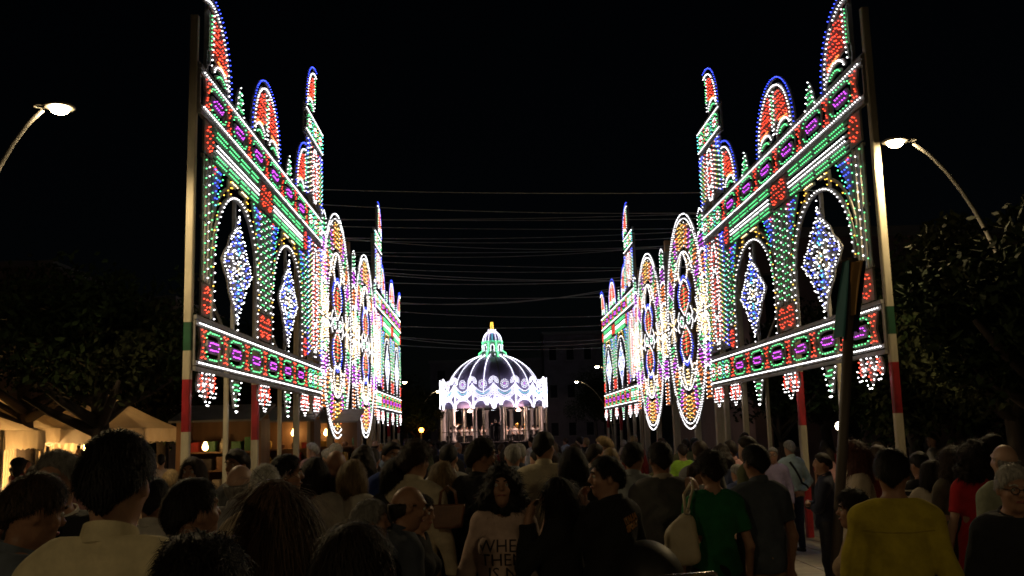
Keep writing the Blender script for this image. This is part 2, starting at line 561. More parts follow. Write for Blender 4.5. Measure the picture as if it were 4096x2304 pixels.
def tower_panel(A, s0, s1, z0, z1):
    """tall narrow ornament field of the tower"""
    c = (s0 + s1) / 2; hw = (s1 - s0) / 2; h = z1 - z0; zc = (z0 + z1) / 2
    w, b = MB(), MB()
    for sg in (-1, 1):
        for k, (off, col) in enumerate(((.07, B_), (.19, W_), (.33, G_), (.45, Y_), (.57, W_), (.69, R_))):
            x = c + sg * (hw - off)
            w.box(x - .03, x + .03, 0, .02, z0 + .05, z1 - .05, WW)
            zz = np.arange(z0 + .1 + .04 * k, z1 - .06, .105)
            for z in zz:
                t = abs(z - zc) / (h / 2)
                m = col
                if col == B_ and t < .45: m = C_
                if col == G_ and t > .72: m = B_
                b.bulb(x, z, m)
        w.prism([(c + sg * (hw - .1), z1 - .06), (c + sg * (hw - .52), z1 - .06), (c + sg * (hw - .12), z1 - .5)][::sg], 0, .015, WW)
        b.bulbs(scatter([(c + sg * (hw - .1), z1 - .06), (c + sg * (hw - .52), z1 - .06), (c + sg * (hw - .12), z1 - .5)], .09), B_)
    for f in (-.62, 0, .62):
        big = f == 0
        el = arc(c, zc + f * h / 2, .20 if big else .13, h * (.15 if big else .07), 0, 360, 18)[:-1]
        w.prism(list(map(tuple, el)), 0, .025, WW)
        b.bulbs(scatter(el, .095, .4, .9), R_)
        ou = arc(c, zc + f * h / 2, .30 if big else .22, h * (.20 if big else .11), 0, 360, 24)[:-1]
        w.ribbon(ou, .05, 0, .02, WW, True); b.bulbs(resample(list(ou), .085, True), W_)
    ou = [(c - .1, z0 + .1), (c - .36, zc), (c - .1, z1 - .1)]
    for sg in (-1, 1):
        pts = [(c + sg * .08, z0 + .1), (c + sg * .28, zc - h * .2), (c + sg * .12, zc), (c + sg * .28, zc + h * .2), (c + sg * .08, z1 - .1)]
        w.ribbon(pts, .04, -.012, .008, WW); b.bulbs(resample(pts, .10), W_)
    A.add('tower_ornament_panel', w, b)

def posts(A):
    def post(name, s0, s1, y0, y1, segs, label=None):
        w = MB()
        for z0, z1, m in segs:
            w.bevbox(s0, s1, y0, y1, z0, z1, m, .012)
        w.box(s0 - .05, s1 + .05, y0 - .05, y1 + .05, 0, .04, POSTWOOD) if segs[0][0] > 0 else None
        A.add(name, w, None, label)
    post('post', .08, .18, -.125, -.025, [(0.0, 1.97, POSTWOOD), (1.97, 2.62, REDPAINT), (2.62, 2.98, POSTWOOD), (2.98, 3.34, GREENPAINT), (3.34, 7.42, POSTWOOD)],
         'cream post with red and green painted bands')
    for s, segs in ((4.0, [(0, .85, REDPAINT), (.85, 1.85, POSTWOOD), (1.85, 2.74, REDPAINT), (2.74, 6.1, POSTWOOD)]),
                    (7.6, [(0, 6.1, POSTWOOD)]), (9.15, [(0, 8.7, POSTWOOD)])):
        post('post', s, s + .11, -.16, -.05, segs)
    for s in (2.12, 5.95):
        post('thin_post', s, s + .06, -.13, -.06, [(.6, 3.4, POSTWOOD)])
    for s in (2.15, 5.98):
        A.add('diagonal_brace', MB().tube([(s - .2, -.1, 3.42), (s - 1.15, -.16, 4.1)], .022, WW, 6), None)

def facade(flip):
    A = Asm(flip)
    posts(A)
    beam(A, 0.12, 9.95, 2.76, 3.41, 'lower_frieze_beam', 5.3, None)
    beam(A, 0.12, 9.95, 6.11, 6.73, 'upper_frieze_beam', 5.3, None)
    for cz, in ((3.085,), (6.42,)):
        for s in (.92, 2.16, 3.43, 4.72, 6.0, 7.30):
            medallion(A, s, cz)
        for s in (.40, 1.52, 2.79, 4.07, 5.36, 6.65, 7.86):
            hourglass(A, s, cz)
        dense_frieze(A, 8.05, 9.9, cz - .27, cz + .27)
    for c, hw in ((.52, .21), (4.05, .44), (7.74, .19)):
        red_square(A, c, 5.63, 6.06, hw)
        red_square(A, c, 3.46, 3.88, hw)
        pilaster(A, c, hw, [G_, W_, G_] if hw < .3 else [W_, G_, G_, W_, G_, G_, W_])
    for s0, s1 in ((.76, 3.58), (4.52, 7.52)):
        bands(A, s0, s1)
    arch_bay(A, 2.17, 1.30, True)
    arch_bay(A, 6.02, 1.38, False)
    big_finial(A, .50, 6.76, 1.10, 1.12, lo=.12)
    big_finial(A, 4.05, 6.76, 1.10, 1.10)
    big_finial(A, 7.74, 6.76, 1.10, 1.08, hi=7.72)
    tree_finial(A, 2.16); tree_finial(A, 6.0)
    for s in (.62, 4.05, 7.74):
        shell_pendant(A, s)
    shell_pendant(A, 9.2)
    green_pendant(A, 2.16); green_pendant(A, 6.0)
    # tower
    tower_panel(A, 7.96, 9.92, 3.46, 6.06)
    tower_panel(A, 7.80, 9.92, 6.78, 8.14)
    beam(A, 7.72, 9.95, 8.16, 8.76, 'tower_frieze_beam', -1, None)
    dense_frieze(A, 7.85, 9.9, 8.2, 8.72)
    big_finial(A, 8.83, 8.79, 1.08, 1.06)
    return A

fac_p, fac_m = facade(1), facade(-1)
XR, XL = 5.15, -3.67
near_r = empty('light_facade', (XR, 12.27, 0), math.pi / 2, category='light facade', group='lit festival facades',
               label='tall lit arcade facade standing beside the street lamp and the furled banner')
fac_p.place(near_r)
near_l = empty('light_facade', (XL, 12.2, 0), -math.pi / 2, category='light facade', group='lit festival facades',
               label='tall lit arcade facade with thick cream post beside the market tents')
near_l.scale = (.955, 1, 1)
fac_m.place(near_l)

class NoSingles(Asm):
    pass
def place_far(A, root):
    """the far pair: the lamps that are single on the near pair are one row mesh here"""
    cache = {}
    for name, w, l, label, single in A.parts:
        p = mesh_obj(name, w, root)
        if l is not None:
            mesh_obj('lamp_rows', l, p, kind='stuff')
        if single:
            b = MB()
            for x, z, m in single:
                b.bulb(x, z, m)
            mesh_obj('lamp_rows', b.mesh('lamp_rows', A.flip), p, kind='stuff')

far_r = empty('light_facade', (XR, 42.75, 0), math.pi / 2, category='light facade', group='lit festival facades',
              label='far lit arcade facade between the ovals and the lamp right of the bandstand')
place_far(fac_m, far_r)
far_l = empty('light_facade', (XL, 41.6, 0), -math.pi / 2, category='light facade', group='lit festival facades',
              label='far lit arcade facade between the ovals and the orange lit tree')
far_l.scale = (.965, 1, 1)
place_far(fac_p, far_l)

# ================================================================== tall lit ovals
def oval_asm():
    A = Asm(1)
    HW, HH = 2.36, 2.74
    V = lambda f, a: (HW * f * math.cos(math.radians(a)), HH * f * math.sin(math.radians(a)))
    ring = lambda f, a0=0, a1=360, n=64: [V(f, a) for a in np.linspace(a0, a1, n)]
    w, b = MB(), MB()
    for f, pit, col in ((1.0, .085, W_), (.955, .085, W_), (.645, .085, W_)):
        pts = ring(f)[:-1]
        w.ribbon(pts, .05, 0, .03, WW, True)
        b.bulbs(resample(pts, pit, True), col)
    A.add('oval_outline', w, b)
    cols = [Y_, O_, P_, G_, O_, Y_, P_, G_]
    n = 32
    for k in range(n):
        a0 = 360 / n * k + 1; a1 = a0 + 360 / n - 2
        am = (a0 + a1) / 2
        if min(abs(am - 0), abs(am - 180), abs(am - 360)) < 12:
            continue
        w, b = MB(), MB()
        pl = [V(.69, a0), V(.69, a1), V(.80, a1), V(.92, a1), V(.92, a0), V(.80, a0)]
        w.prism(pl[::-1], 0, .02, WW)
        d = min(abs(am - 90), abs(am - 270))
        idx = int(d / (360 / n))
        c = [Y_, O_, P_, G_, O_, P_, G_, O_][idx % 8]
        b.bulbs(scatter(pl, .105, .35, .9), c)
        b.bulbs(resample([V(.70, a0 - 1), V(.92, a0 - 1)], .13), W_ if idx % 2 else 'bulb_warm')
        A.add('coloured_sector_panel', w, b)
    # flower in the middle: two red petals, blue and white outlines, green eyes
    for sz in (1, -1):
        w, b = MB(), MB()
        pet = [(.04, .10), (.40, .34), (.50, .62), (.30, .86), (0, .98)]
        full = [(x, sz * z) for x, z in pet] + [(-x, sz * z) for x, z in pet[::-1][1:]]
        w.prism(full if sz > 0 else full[::-1], 0, .025, WW)
        b.bulbs(scatter(full, .10, .3, .86), R_)
        b.bulbs([(0, sz * z) for z in np.arange(.24, .86, .055)], G_)
        o1 = [(x * 1.28, z * 1.06 + sz * .03) for x, z in full]
        w.ribbon(o1, .05, 0, .02, WW); b.bulbs(resample(o1, .085), W_)
        o2 = [(x * 1.62, z * 1.16 + sz * .02) for x, z in full[1:-1]]
        w.ribbon(o2, .05, 0, .02, WW); b.bulbs(resample(o2, .085), B_)
        A.add('red_petal', w, b)
        w, b = MB(), MB()
        for sx in (1, -1):
            # dense scroll clusters beside the opening
            cl = [(sx * .62, sz * 1.15), (sx * 1.18, sz * 1.05), (sx * 1.22, sz * 1.42), (sx * .92, sz * 1.70), (sx * .70, sz * 1.52)]
            w.prism(cl if sx * sz > 0 else cl[::-1], 0, .02, WW)
            b.bulbs(scatter(cl, .125, .5, 1.0), W_)
            b.bulbs(scatter(cl, .19, .5, .8), Y_)
            sc = [(sx * .35, sz * 1.02), (sx * .55, sz * 1.22), (sx * .46, sz * 1.45), (sx * .28, sz * 1.58), (sx * .16, sz * 1.72)]
            w.ribbon(sc, .06, 0, .02, WW)
            b.bulbs(resample(sc, .07), W_); b.bulbs([(p[0] + sx * .09, p[1]) for p in resample(sc, .085)], 'bulb_warm')
        A.add('scroll_cluster', w, b)
        w, b = MB(), MB()
        va = [(-.10, sz * 1.18), (.10, sz * 1.18), (.22, sz * 1.46), (.16, sz * 1.66), (-.16, sz * 1.66), (-.22, sz * 1.46)]
        if sz < 0:
            w.prism(va[::-1], 0, .025, WW)
            b.bulbs(scatter(va, .09, .2, .95), 'bulb_warm'); b.bulbs(scatter(va, .14, .2, .8), Y_)
            A.add('yellow_vase', w, b)
    for sx in (1, -1):
        w, b = MB(), MB()
        ey = arc(sx * .42, 0, .20, .13, 0, 360, 18)[:-1]
        w.ribbon(ey, .05, 0, .025, WW, True); b.bulbs(resample(list(ey), .07, True), W_)
        b.bulbs(resample([(sx * .30, -.05), (sx * .54, .05)], .06), G_)
        w.prism(list(map(tuple, arc(sx * .42, 0, .13, .06, 0, 360, 10)[:-1])), 0, .02, WW)
        pts = [(sx * .72, -.28), (sx * .95, -.1), (sx * .78, 0), (sx * .95, .1), (sx * .72, .28)]
        w.ribbon(pts, .06, 0, .02, WW); b.bulbs(resample(pts, .065), W_)
        # side starburst
        for k in range(10):
            a = math.radians(36 * k + 18)
            p0 = (sx * 1.62 + .14 * math.cos(a), .14 * math.sin(a)); p1 = (sx * 1.62 + .50 * math.cos(a), .50 * math.sin(a))
            w.ribbon([p0, p1], .05, 0, .02, WW)
            b.bulbs(resample([p0, p1], .075), W_ if k % 2 else 'bulb_warm')
        b.bulbs(scatter(arc(sx * 1.62, 0, .16, .16, 0, 360, 12), .08), Y_)
        A.add('green_eye_scroll', w, b)
    return A

def connector_asm():
    A = Asm(1)
    secs = ((-2.1, -1.35, O_), (-1.35, -.75, P_), (-.75, -.15, Y_), (.15, .75, Y_), (.75, 1.35, O_), (1.35, 1.8, P_), (1.8, 2.3, G_))
    for z0, z1, c in secs:
        w, b = MB(), MB()
        hw = .28 if abs(z0 + z1) < 3.2 else .2
        pl = rect(-hw, hw, z0 + .03, z1 - .03)
        w.prism(pl, 0, .02, WW)
        b.bulbs(scatter(pl, .105, .3, .92), c)
        b.bulbs(resample([(-hw - .05, z0 + .05), (-hw - .05, z1 - .05)], .1), W_); b.bulbs(resample([(hw + .05, z0 + .05), (hw + .05, z1 - .05)], .1), W_)
        b.bulbs(resample([(-hw, z1), (0, z1 + .08), (hw, z1)], .07), W_)
        A.add('coloured_connector_panel', w, b)
    w, b = MB(), MB()
    for k in range(16):
        a = 2 * math.pi * k / 16
        r1 = .78 if k % 2 == 0 else .56
        p0 = (.18 * math.cos(a), .18 * math.sin(a)); p1 = (r1 * math.cos(a), r1 * math.sin(a))
        w.ribbon([p0, p1], .05, .012, .032, WW)
        b.bulbs(resample([p0, p1], .072), W_ if k % 2 == 0 else 'bulb_warm', y=.07)
    w.ribbon(arc(0, 0, .30, .30, 0, 360, 20)[:-1], .05, .034, .05, WW, True)
    b.bulbs(resample(list(arc(0, 0, .30, .30, 0, 360, 20)[:-1]), .075, True), Y_, y=.08)
    A.add('starburst', w, b)
    return A

OV, CN = oval_asm(), connector_asm()
OZ = 4.58
def place_oval(x, y, rz, label):
    r = empty('light_oval', (x, y, 0), rz, category='light oval', group='tall lit ovals', label=label)
    for name, w, l, lb, single in OV.parts:
        p = mesh_obj(name, w, r); p.location = (0, 0, OZ)
        if l is not None:
            mesh_obj('lamp_rows', l, p, kind='stuff')
    m = MB(); m.bevbox(-.075, .075, -.2, -.05, 0, OZ - 2.5, POSTWOOD, .01); m.bevbox(-.075, .075, -.2, -.05, OZ - 2.5, OZ + 2.05, LITWOOD, .01)
    m.build('post', r)
    m = MB(); m.box(-1.9, 1.9, -.049, -.012, OZ - .05, OZ + .05, WW)
    m.build('cross_rail', r)
def place_conn(x, y, rz, label):
    r = empty('light_connector', (x, y, 0), rz, category='light panel', group='lit panels between the ovals', label=label)
    for name, w, l, lb, single in CN.parts:
        p = mesh_obj(name, w, r); p.location = (0, 0.02, OZ)
        if l is not None:
            mesh_obj('lamp_rows', l, p, kind='stuff')
    m = MB(); m.bevbox(-.09, .09, -.22, -.04, 0, OZ + 2.3, POSTWOOD, .01); m.bevbox(-.09, .09, -.22, -.04, OZ + 2.3, OZ + 2.62, LITWOOD, .01)
    m.build('post', r)

place_oval(XR, 24.65, math.pi / 2, 'large lit oval next to the near facade, side of the furled banner')
place_oval(XR, 30.25, math.pi / 2, 'narrower looking lit oval next to the far facade, side of the furled banner')
place_oval(XL, 23.85, -math.pi / 2, 'large lit oval next to the near facade, side of the market tents')
place_oval(XL, 29.4, -math.pi / 2, 'narrower looking lit oval next to the far facade, side of the market tents')
place_conn(XR, 27.45, math.pi / 2, 'lit panel with starburst joining the two ovals, side of the furled banner')
place_conn(XR, 22.28, math.pi / 2, 'lit panel with starburst between near facade and oval, banner side')
place_conn(XL, 26.65, -math.pi / 2, 'lit panel with starburst joining the two ovals, side of the market tents')
place_conn(XL, 21.72, -math.pi / 2, 'lit panel with starburst between near facade and oval, tent side')
place_conn(XR, 32.55, math.pi / 2, 'lit panel with starburst between oval and far facade, banner side')
place_conn(XL, 31.75, -math.pi / 2, 'lit panel with starburst between oval and far facade, tent side')
# ================================================================== ground
STONE = surf('square_paving_base', (0.16, 0.15, 0.14), 0.8, 0.3, 1.3, 0.3, 20)
SLAB = [surf('paving_slab_%s' % k, c, 0.62, 0.22, 4, 0.25, 40) for k, c in (('pale', (0.34, 0.325, 0.30)), ('grey', (0.29, 0.285, 0.275)), ('warm', (0.33, 0.30, 0.26)))]
g = MB()
xs = [-400, -60, -20, 20, 60, 400]; ys = [-80, -20, 0, 20, 60, 120, 700]
gv = [(x, y, 0.0) for y in ys for x in xs]
gf = [(j * 6 + i, j * 6 + i + 1, (j + 1) * 6 + i + 1, (j + 1) * 6 + i) for j in range(len(ys) - 1) for i in range(5)]
ground = g.add(gv, gf, STONE).build('ground', kind='structure')
slab_me = []
for m in SLAB:
    q = MB(); b = .006; X, Yh, h = .296, .596, .024
    vs = [(-X, -Yh, 0), (X, -Yh, 0), (X, Yh, 0), (-X, Yh, 0), (-X + b, -Yh + b, h), (X - b, -Yh + b, h), (X - b, Yh - b, h), (-X + b, Yh - b, h)]
    q.add(vs, [(4, 5, 6, 7), (0, 1, 5, 4), (1, 2, 6, 5), (2, 3, 7, 6), (3, 0, 4, 7)], m)
    slab_me.append(q.mesh('slab'))
n = 0
for i in range(-9, 13):
    for j in range(14):
        if n >= 300:
            break
        o = mesh_obj('slab', slab_me[random.randrange(3)], ground)
        o.location = (.3 + i * .6, 2.2 + j * 1.2 + (.6 if i % 2 else 0), random.uniform(-.002, .002)); n += 1

# ================================================================== street lamps
LAMPMETAL = surf('lamp_grey_metal', (0.30, 0.28, 0.25), 0.5, 0.06, 3, metal=0.2)
emit('lamp_glass', (120.0, 92.0, 50.0), 1.0)
def street_lamp(head, base, label, power, radius=.0, scale=.58, group='street lamps'):
    """curved pole leaning to a flat round luminaire with a glowing bowl"""
    hd, bs = Vector(head), Vector(base)
    r = empty('street_lamp', bs, 0, category='street lamp', group=group, label=label)
    L = hd - bs
    dirh = Vector((L.x, L.y, 0)); ln = dirh.length; dirh.normalize()
    pts = []
    for t in np.linspace(0, 1, 18):
        hx = ln * (t ** 2.6) * .86
        pts.append(dirh * hx + Vector((0, 0, (L.z - .03) * (1 - (1 - t) ** 1.25) if t < 1 else L.z - .03)))
    MB().tube(pts, .075 * scale, LAMPMETAL, 10, .04 * scale).build('pole', r, smooth=True)
    m = MB(); m.lathe([(.15, 0), (.15, .02), (.1, .05), (.1, .7), (.08, .75)], LAMPMETAL, n=12); m.build('base', r, smooth=True)
    c = hd - bs; k = scale
    tl = Matrix.Rotation(math.atan2(dirh.y, dirh.x), 4, 'Z')
    def tr(m):
        m.v = [tuple(tl @ (Vector(v) * k) + c) for v in m.v]
        return m
    m = MB(); m.lathe([(.03, .085), (.12, .08), (.22, .055), (.285, .02), (.29, 0.0), (.27, -.015), (.2, -.012)], LAMPMETAL, n=24)
    tr(m).build('luminaire', r, smooth=True)
    m = MB(); m.tube([(-.25 + .11 * math.cos(a) - .12, .11 * math.sin(a), .03) for a in np.linspace(0, 2 * math.pi, 20)], .02, LAMPMETAL, 8)
    tr(m).build('ring_bracket', r, smooth=True)
    m = MB(); m.lathe([(.175, -.013), (.17, -.05), (.135, -.10), (.07, -.125), (.01, -.13)], MATS['lamp_glass'], n=20)
    gl = tr(m).build('glass_bowl', r, smooth=True)
    gl.visible_shadow = True
    if power:
        ld = bpy.data.lights.new('lamp_light', 'SPOT')
        ld.spot_size = math.radians(150); ld.spot_blend = .3; ld.shadow_soft_size = .12; ld.energy = power; ld.color = (1.0, .74, .38)
        lo = bpy.data.objects.new('lamp_light', ld); link(lo, r); lo.location = c + Vector((0, 0, -.13 * k))
        lo.rotation_euler = Vector((dirh.x * .45, dirh.y * .45, -1)).to_track_quat('-Z', 'Y').to_euler()
    return r
hl = at(150, 270, 10.6); street_lamp(hl, (hl.x - 1.3, 10.6, 0), 'street lamp with glowing round head beyond the market tents', 420)
hr = at(2252, 356, 12.1); street_lamp(hr, (hr.x + 1.65, 12.1, 0), 'street lamp with glowing round head close to the striped cream post', 420)
# assumed lamps added unseen behind the viewpoint to light the near crowd's backs
street_lamp((-4.6, -4.2, 5.7), (-6.5, -4.2, 0), 'assumed street lamp added on the tent side, unseen behind the viewpoint', 250)
street_lamp((5.2, -3.4, 5.7), (7.0, -3.4, 0), 'assumed street lamp added on the banner side, unseen behind the viewpoint', 100)
for (px, py, Y, dx, lb) in ((1102, 984, 62, -1.6, 'small street lamp standing beside the domed bandstand, left of it'), (1450, 960, 66, 2.4, 'small street lamp standing right of the domed bandstand'),
                            (1018, 961, 56, -1.7, 'small distant street lamp just past the far facade on the tent side'), (1502, 922, 50, 1.6, 'small distant street lamp at the edge of the far facade, banner side')):
    h = at(px, py, Y); street_lamp(h, (h.x + dx, Y, 0), lb, 60)

# ================================================================== bandstand
BX, BY = 0.55, 85.0
DOME = surf('violet_dome_paint', (0.50, 0.42, 0.74), 0.5, 0.15, 1.0)
COLW = surf('white_column_paint', (0.66, 0.61, 0.60), 0.6, 0.12, 3)
DARKW = surf('dark_platform', (0.035, 0.03, 0.035), 0.7, 0.3, 3)
LV = 'bulb_lavender'
bs = empty('bandstand', (BX, BY, 0), 0, category='bandstand', label='round domed bandstand covered in white lights with an orchestra inside')
bs.scale = (.92, .92, 1)
MB().lathe([(5.35, 0), (5.35, 1.0), (5.45, 1.02), (5.45, 1.16), (5.2, 1.18), (0.01, 1.18)], DARKW, n=48).build('platform', bs)
for k in range(12):
    a = 2 * math.pi * (k + .28) / 12; x, y = 4.72 * math.cos(a), 4.72 * math.sin(a)
    MB().lathe([(.26, 1.18), (.26, 1.35), (.2, 1.42), (.17, 3.75), (.2, 3.8), (.27, 3.95), (.27, 4.05)], COLW, (x, y, 0), 14).build('column', bs, smooth=True)
for k in range(16):
    a = 2 * math.pi * (k + .5) / 16 - math.pi / 2; x, y = 5.0 * math.cos(a), 5.0 * math.sin(a)
    MB().lathe([(.085, 0), (.085, 4.0)], POSTWOOD, (x, y, 0), 8).build('thin_post', bs)
prof = [(4.35 * math.sqrt(max(0, 1 - (t / 3.6) ** 2)), 5.0 + t) for t in np.linspace(0, 3.47, 16)]
MB().lathe([(4.55, 4.0), (4.55, 4.9), (4.4, 5.0)] + prof[1:], DOME, n=54).build('dome', bs, smooth=True)
MB().lathe([(4.5, 3.98), (0.01, 4.4)], DARKW, n=32).build('ceiling', bs)
for k in range(18):
    a = math.radians(-12 + 20 * k) - math.pi / 2
    pts = [(4.35 * math.sqrt(max(0, 1 - (t / 3.6) ** 2)) * 1.005, 5.0 + t) for t in np.linspace(0.2, 3.45, 18)]
    w = MB().tube([(r * math.cos(a), r * math.sin(a), z) for r, z in pts], .05, WW, 5)
    rib = w.build('rib', bs)
    if k != 1:
        q = resample(pts, .105); b = MB()
        for r, z in q:
            n2 = Vector((r / 4.35 ** 2, (z - 5) / 3.6 ** 2)).normalized()
            b.bulb3(((r + n2.x * .09) * math.cos(a), (r + n2.x * .09) * math.sin(a), z + n2.y * .09), LV, .026)
        b.build('lamp_rows', rib, kind='stuff')
# crown of swags, fans and rosettes around the eaves (16 bays)
RC = 4.98
def cyl(u, z, r=RC):
    a = u / RC - math.pi / 2
    return (r * math.cos(a), r * math.sin(a), z)
bay = 2 * math.pi * RC / 16
def cyl_strip(b, pts, w):
    vs = []; fs = []
    P = np.array(pts); T = np.gradient(P, axis=0); T /= np.linalg.norm(T, axis=1, keepdims=True); Q = np.stack([-T[:, 1], T[:, 0]], 1) * w / 2
    for p, q in zip(P, Q):
        for sgn in (1, -1):
            for rr in (RC - .03, RC):
                vs.append(cyl(p[0] + sgn * q[0], p[1] + sgn * q[1], rr))
    for i in range(len(P) - 1):
        A, B = i * 4, i * 4 + 4
        fs += [(A + 1, A + 3, B + 3, B + 1), (A, B, B + 2, A + 2), (A, A + 1, B + 1, B), (A + 2, B + 2, B + 3, A + 3)]
    b.add(vs, fs, WW)
for k in range(16):
    u0 = bay * k
    w, b = MB(), MB()
    lines = []
    for d, z1, z0, col in ((0, 5.95, 5.28, LV), (.0, 5.80, 5.10, 'bulb_cyan'), (0, 5.62, 4.92, LV), (0, 5.42, 4.76, LV), (0, 5.2, 4.62, LV)):
        pts = [(u0 + t * bay, z0 + (z1 - z0) * (abs(2 * t - 1) ** 1.7)) for t in np.linspace(0, 1, 13)]
        lines.append((pts, col))
    ar = [(u0 + bay * .5 - bay * .42 * math.cos(t), 4.0 + .62 * math.sin(t)) for t in np.linspace(0, math.pi, 15)]
    lines.append((ar, LV)); lines.append(([(p[0], p[1] + .16) for p in ar], LV))
    lines.append(([(u0 + .02, 3.95), (u0 + .02, 5.0)], LV)); lines.append(([(u0 + .14, 3.95), (u0 + .14, 5.0)], LV))
    for pts, col in lines:
        cyl_strip(w, pts, .035)
        for i, p in enumerate(resample(pts, .098)):
            c = col
            if col == 'bulb_cyan' and abs((p[0] - u0) / bay - .5) > .3:
                c = LV
            b.bulb3(cyl(p[0], p[1], RC + .05), c, .024)
    sw = w.build('light_swag', bs); b.build('lamp_rows', sw, kind='stuff')
    w, b = MB(), MB()
    for rr, n in ((.40, 13), (.27, 10), (.15, 6)):
        for t in np.linspace(-.35, math.pi + .35, n):
            b.bulb3(cyl(u0 + rr * math.cos(t), 6.12 + rr * math.sin(t), RC + .05), LV, .026)
    cyl_strip(w, [(u0 + .33 * math.cos(t), 6.12 + .33 * math.sin(t)) for t in np.linspace(-.35, math.pi + .35, 12)], .05)
    fn = w.build('light_fan', bs); b.build('lamp_rows', fn, kind='stuff')
    w, b = MB(), MB(); uc = u0 + bay / 2
    for rr, n, c in ((.34, 14, LV), (.20, 9, LV), (.06, 4, 'bulb_purple')):
        for t in np.linspace(0, 2 * math.pi, n, endpoint=False):
            b.bulb3(cyl(uc + rr * math.cos(t), 5.92 + rr * math.sin(t), RC + .05), c, .024)
    cyl_strip(w, [(uc + .2 * math.cos(t), 5.92 + .2 * math.sin(t)) for t in np.linspace(0, 2 * math.pi, 13)], .05)
    rs = w.build('light_rosette', bs); b.build('lamp_rows', rs, kind='stuff')
for sx in (-2.2, 2.2):  # assumed lamps, added under the ceiling to light players and columns
    sl_ = MB().lathe([(.03, .22), (.2, .05), (.24, 0), (.22, -.05), (.03, -.07)], emit('assumed_lamp_glass', (6, 3.6, 2.4)), (sx, -3.7, 3.72), 14).build('assumed_ceiling_lamp', bs, smooth=True)
    ld = bpy.data.lights.new('assumed_stage_light', 'POINT'); ld.energy = 330; ld.color = (1, .64, .52); ld.shadow_soft_size = .3
    lo = bpy.data.objects.new('assumed_stage_light', ld); link(lo, sl_); lo.location = (sx, -3.75, 3.5)
# hanging ornament over the front bay
w, b = MB(), MB()
for du in (-.62, 0, .62):
    n = 9 if du == 0 else 6
    for i in range(n):
        wd = (.3 if du == 0 else .36) * (1 - i / n) + .04
        for x in np.linspace(-wd, wd, 5):
            b.bulb3(cyl(du + x, 4.72 - i * .1, RC + .09), LV, .024)
    cyl_strip(w, [(du, 4.75), (du, 3.9)], .3)
hg = w.build('hanging_ornament', bs); b.build('lamp_rows', hg, kind='stuff')
# lantern
LW = surf('white_lantern_paint', (.55, .53, .55), .6, .1, 3)
lan = MB(); lan.lathe([(1.36, 8.42), (1.30, 8.75), (1.0, 8.95), (.88, 9.1), (.88, 9.66), (.92, 9.7)], LW, n=16)
lan = lan.build('lantern', bs)
b = MB()
for k in range(8):
    a0 = 2 * math.pi * k / 8 - math.pi / 2
    pts = [(-.15, 8.6), (-.15, 9.35)] + [(.15 * -math.cos(t), 9.35 + .15 * math.sin(t)) for t in np.linspace(.3, math.pi - .3, 4)] + [(.15, 9.35), (.15, 8.6)]
    for u, z in resample(pts, .1):
        a = a0 + u / .9; r = .97 if z > 8.95 else 1.0 + (8.95 - z) * .9
        b.bulb3((r * math.cos(a), r * math.sin(a), z), LV, .026)
    o_ = MB().box(-.11, .11, -.03, .03, 8.99, 9.42, DARKW).build('arched_window', bs); o_.location = (.885 * math.cos(a0), .885 * math.sin(a0), 0); o_.rotation_euler = (0, 0, a0 + math.pi / 2)
for z, r, n in ((9.68, .98, 40), (9.78, .98, 40)):
    for t in np.linspace(0, 2 * math.pi, n, endpoint=False):
        b.bulb3((r * math.cos(t), r * math.sin(t), z), 'bulb_green', .036)
for k in range(8):
    a = 2 * math.pi * (k + .5) / 8 - math.pi / 2
    for u, z in resample([(.98, 9.7), (.98, 9.1), (1.1, 8.92), (1.38, 8.75), (1.42, 8.4)], .075):
        for da in (-.035, .035):
            b.bulb3((u * math.cos(a + da), u * math.sin(a + da), z), 'bulb_green', .036)
b.build('lamp_rows', lan, kind='stuff')
cup = MB().lathe([(.9, 9.72)] + [(.86 * math.cos(t), 9.72 + .95 * math.sin(t)) for t in np.linspace(.1, 1.5, 8)], DOME, n=20).build('cupola', bs, smooth=True)
b = MB()
for k in range(16):
    a = 2 * math.pi * k / 16
    for t in np.linspace(.12, 1.45, 11):
        r = .93 * math.cos(t); b.bulb3((r * math.cos(a), r * math.sin(a), 9.74 + 1.0 * math.sin(t)), 'bulb_cyan' if k % 8 == 4 and t < .8 else LV, .026)
b.build('lamp_rows', cup, kind='stuff')
fi = MB().lathe([(.2, 10.6), (.06, 10.75), (.12, 10.9), (.05, 11.3), (.01, 11.45)], LW, n=8).build('spire', bs)
b = MB()
for z in np.arange(10.85, 11.5, .09):
    for t in np.linspace(0, 2 * math.pi, 6, endpoint=False):
        r = .17 - (z - 10.85) * .12; b.bulb3((r * math.cos(t + z), r * math.sin(t + z), z), 'bulb_yellow', .034)
for t in np.linspace(0, 2 * math.pi, 12, endpoint=False):
    b.bulb3((.36 * math.cos(t), .36 * math.sin(t), 10.82), LV, .024)
b.build('lamp_rows', fi, kind='stuff')
for a0, a1, lb in ((200, 255, None), (285, 340, None)):
    MB().tube([(5.1 * math.cos(math.radians(a)), 5.1 * math.sin(math.radians(a)), 2.05) for a in np.linspace(a0, a1, 12)], .03, LAMPMETAL, 6).build('railing', bs)

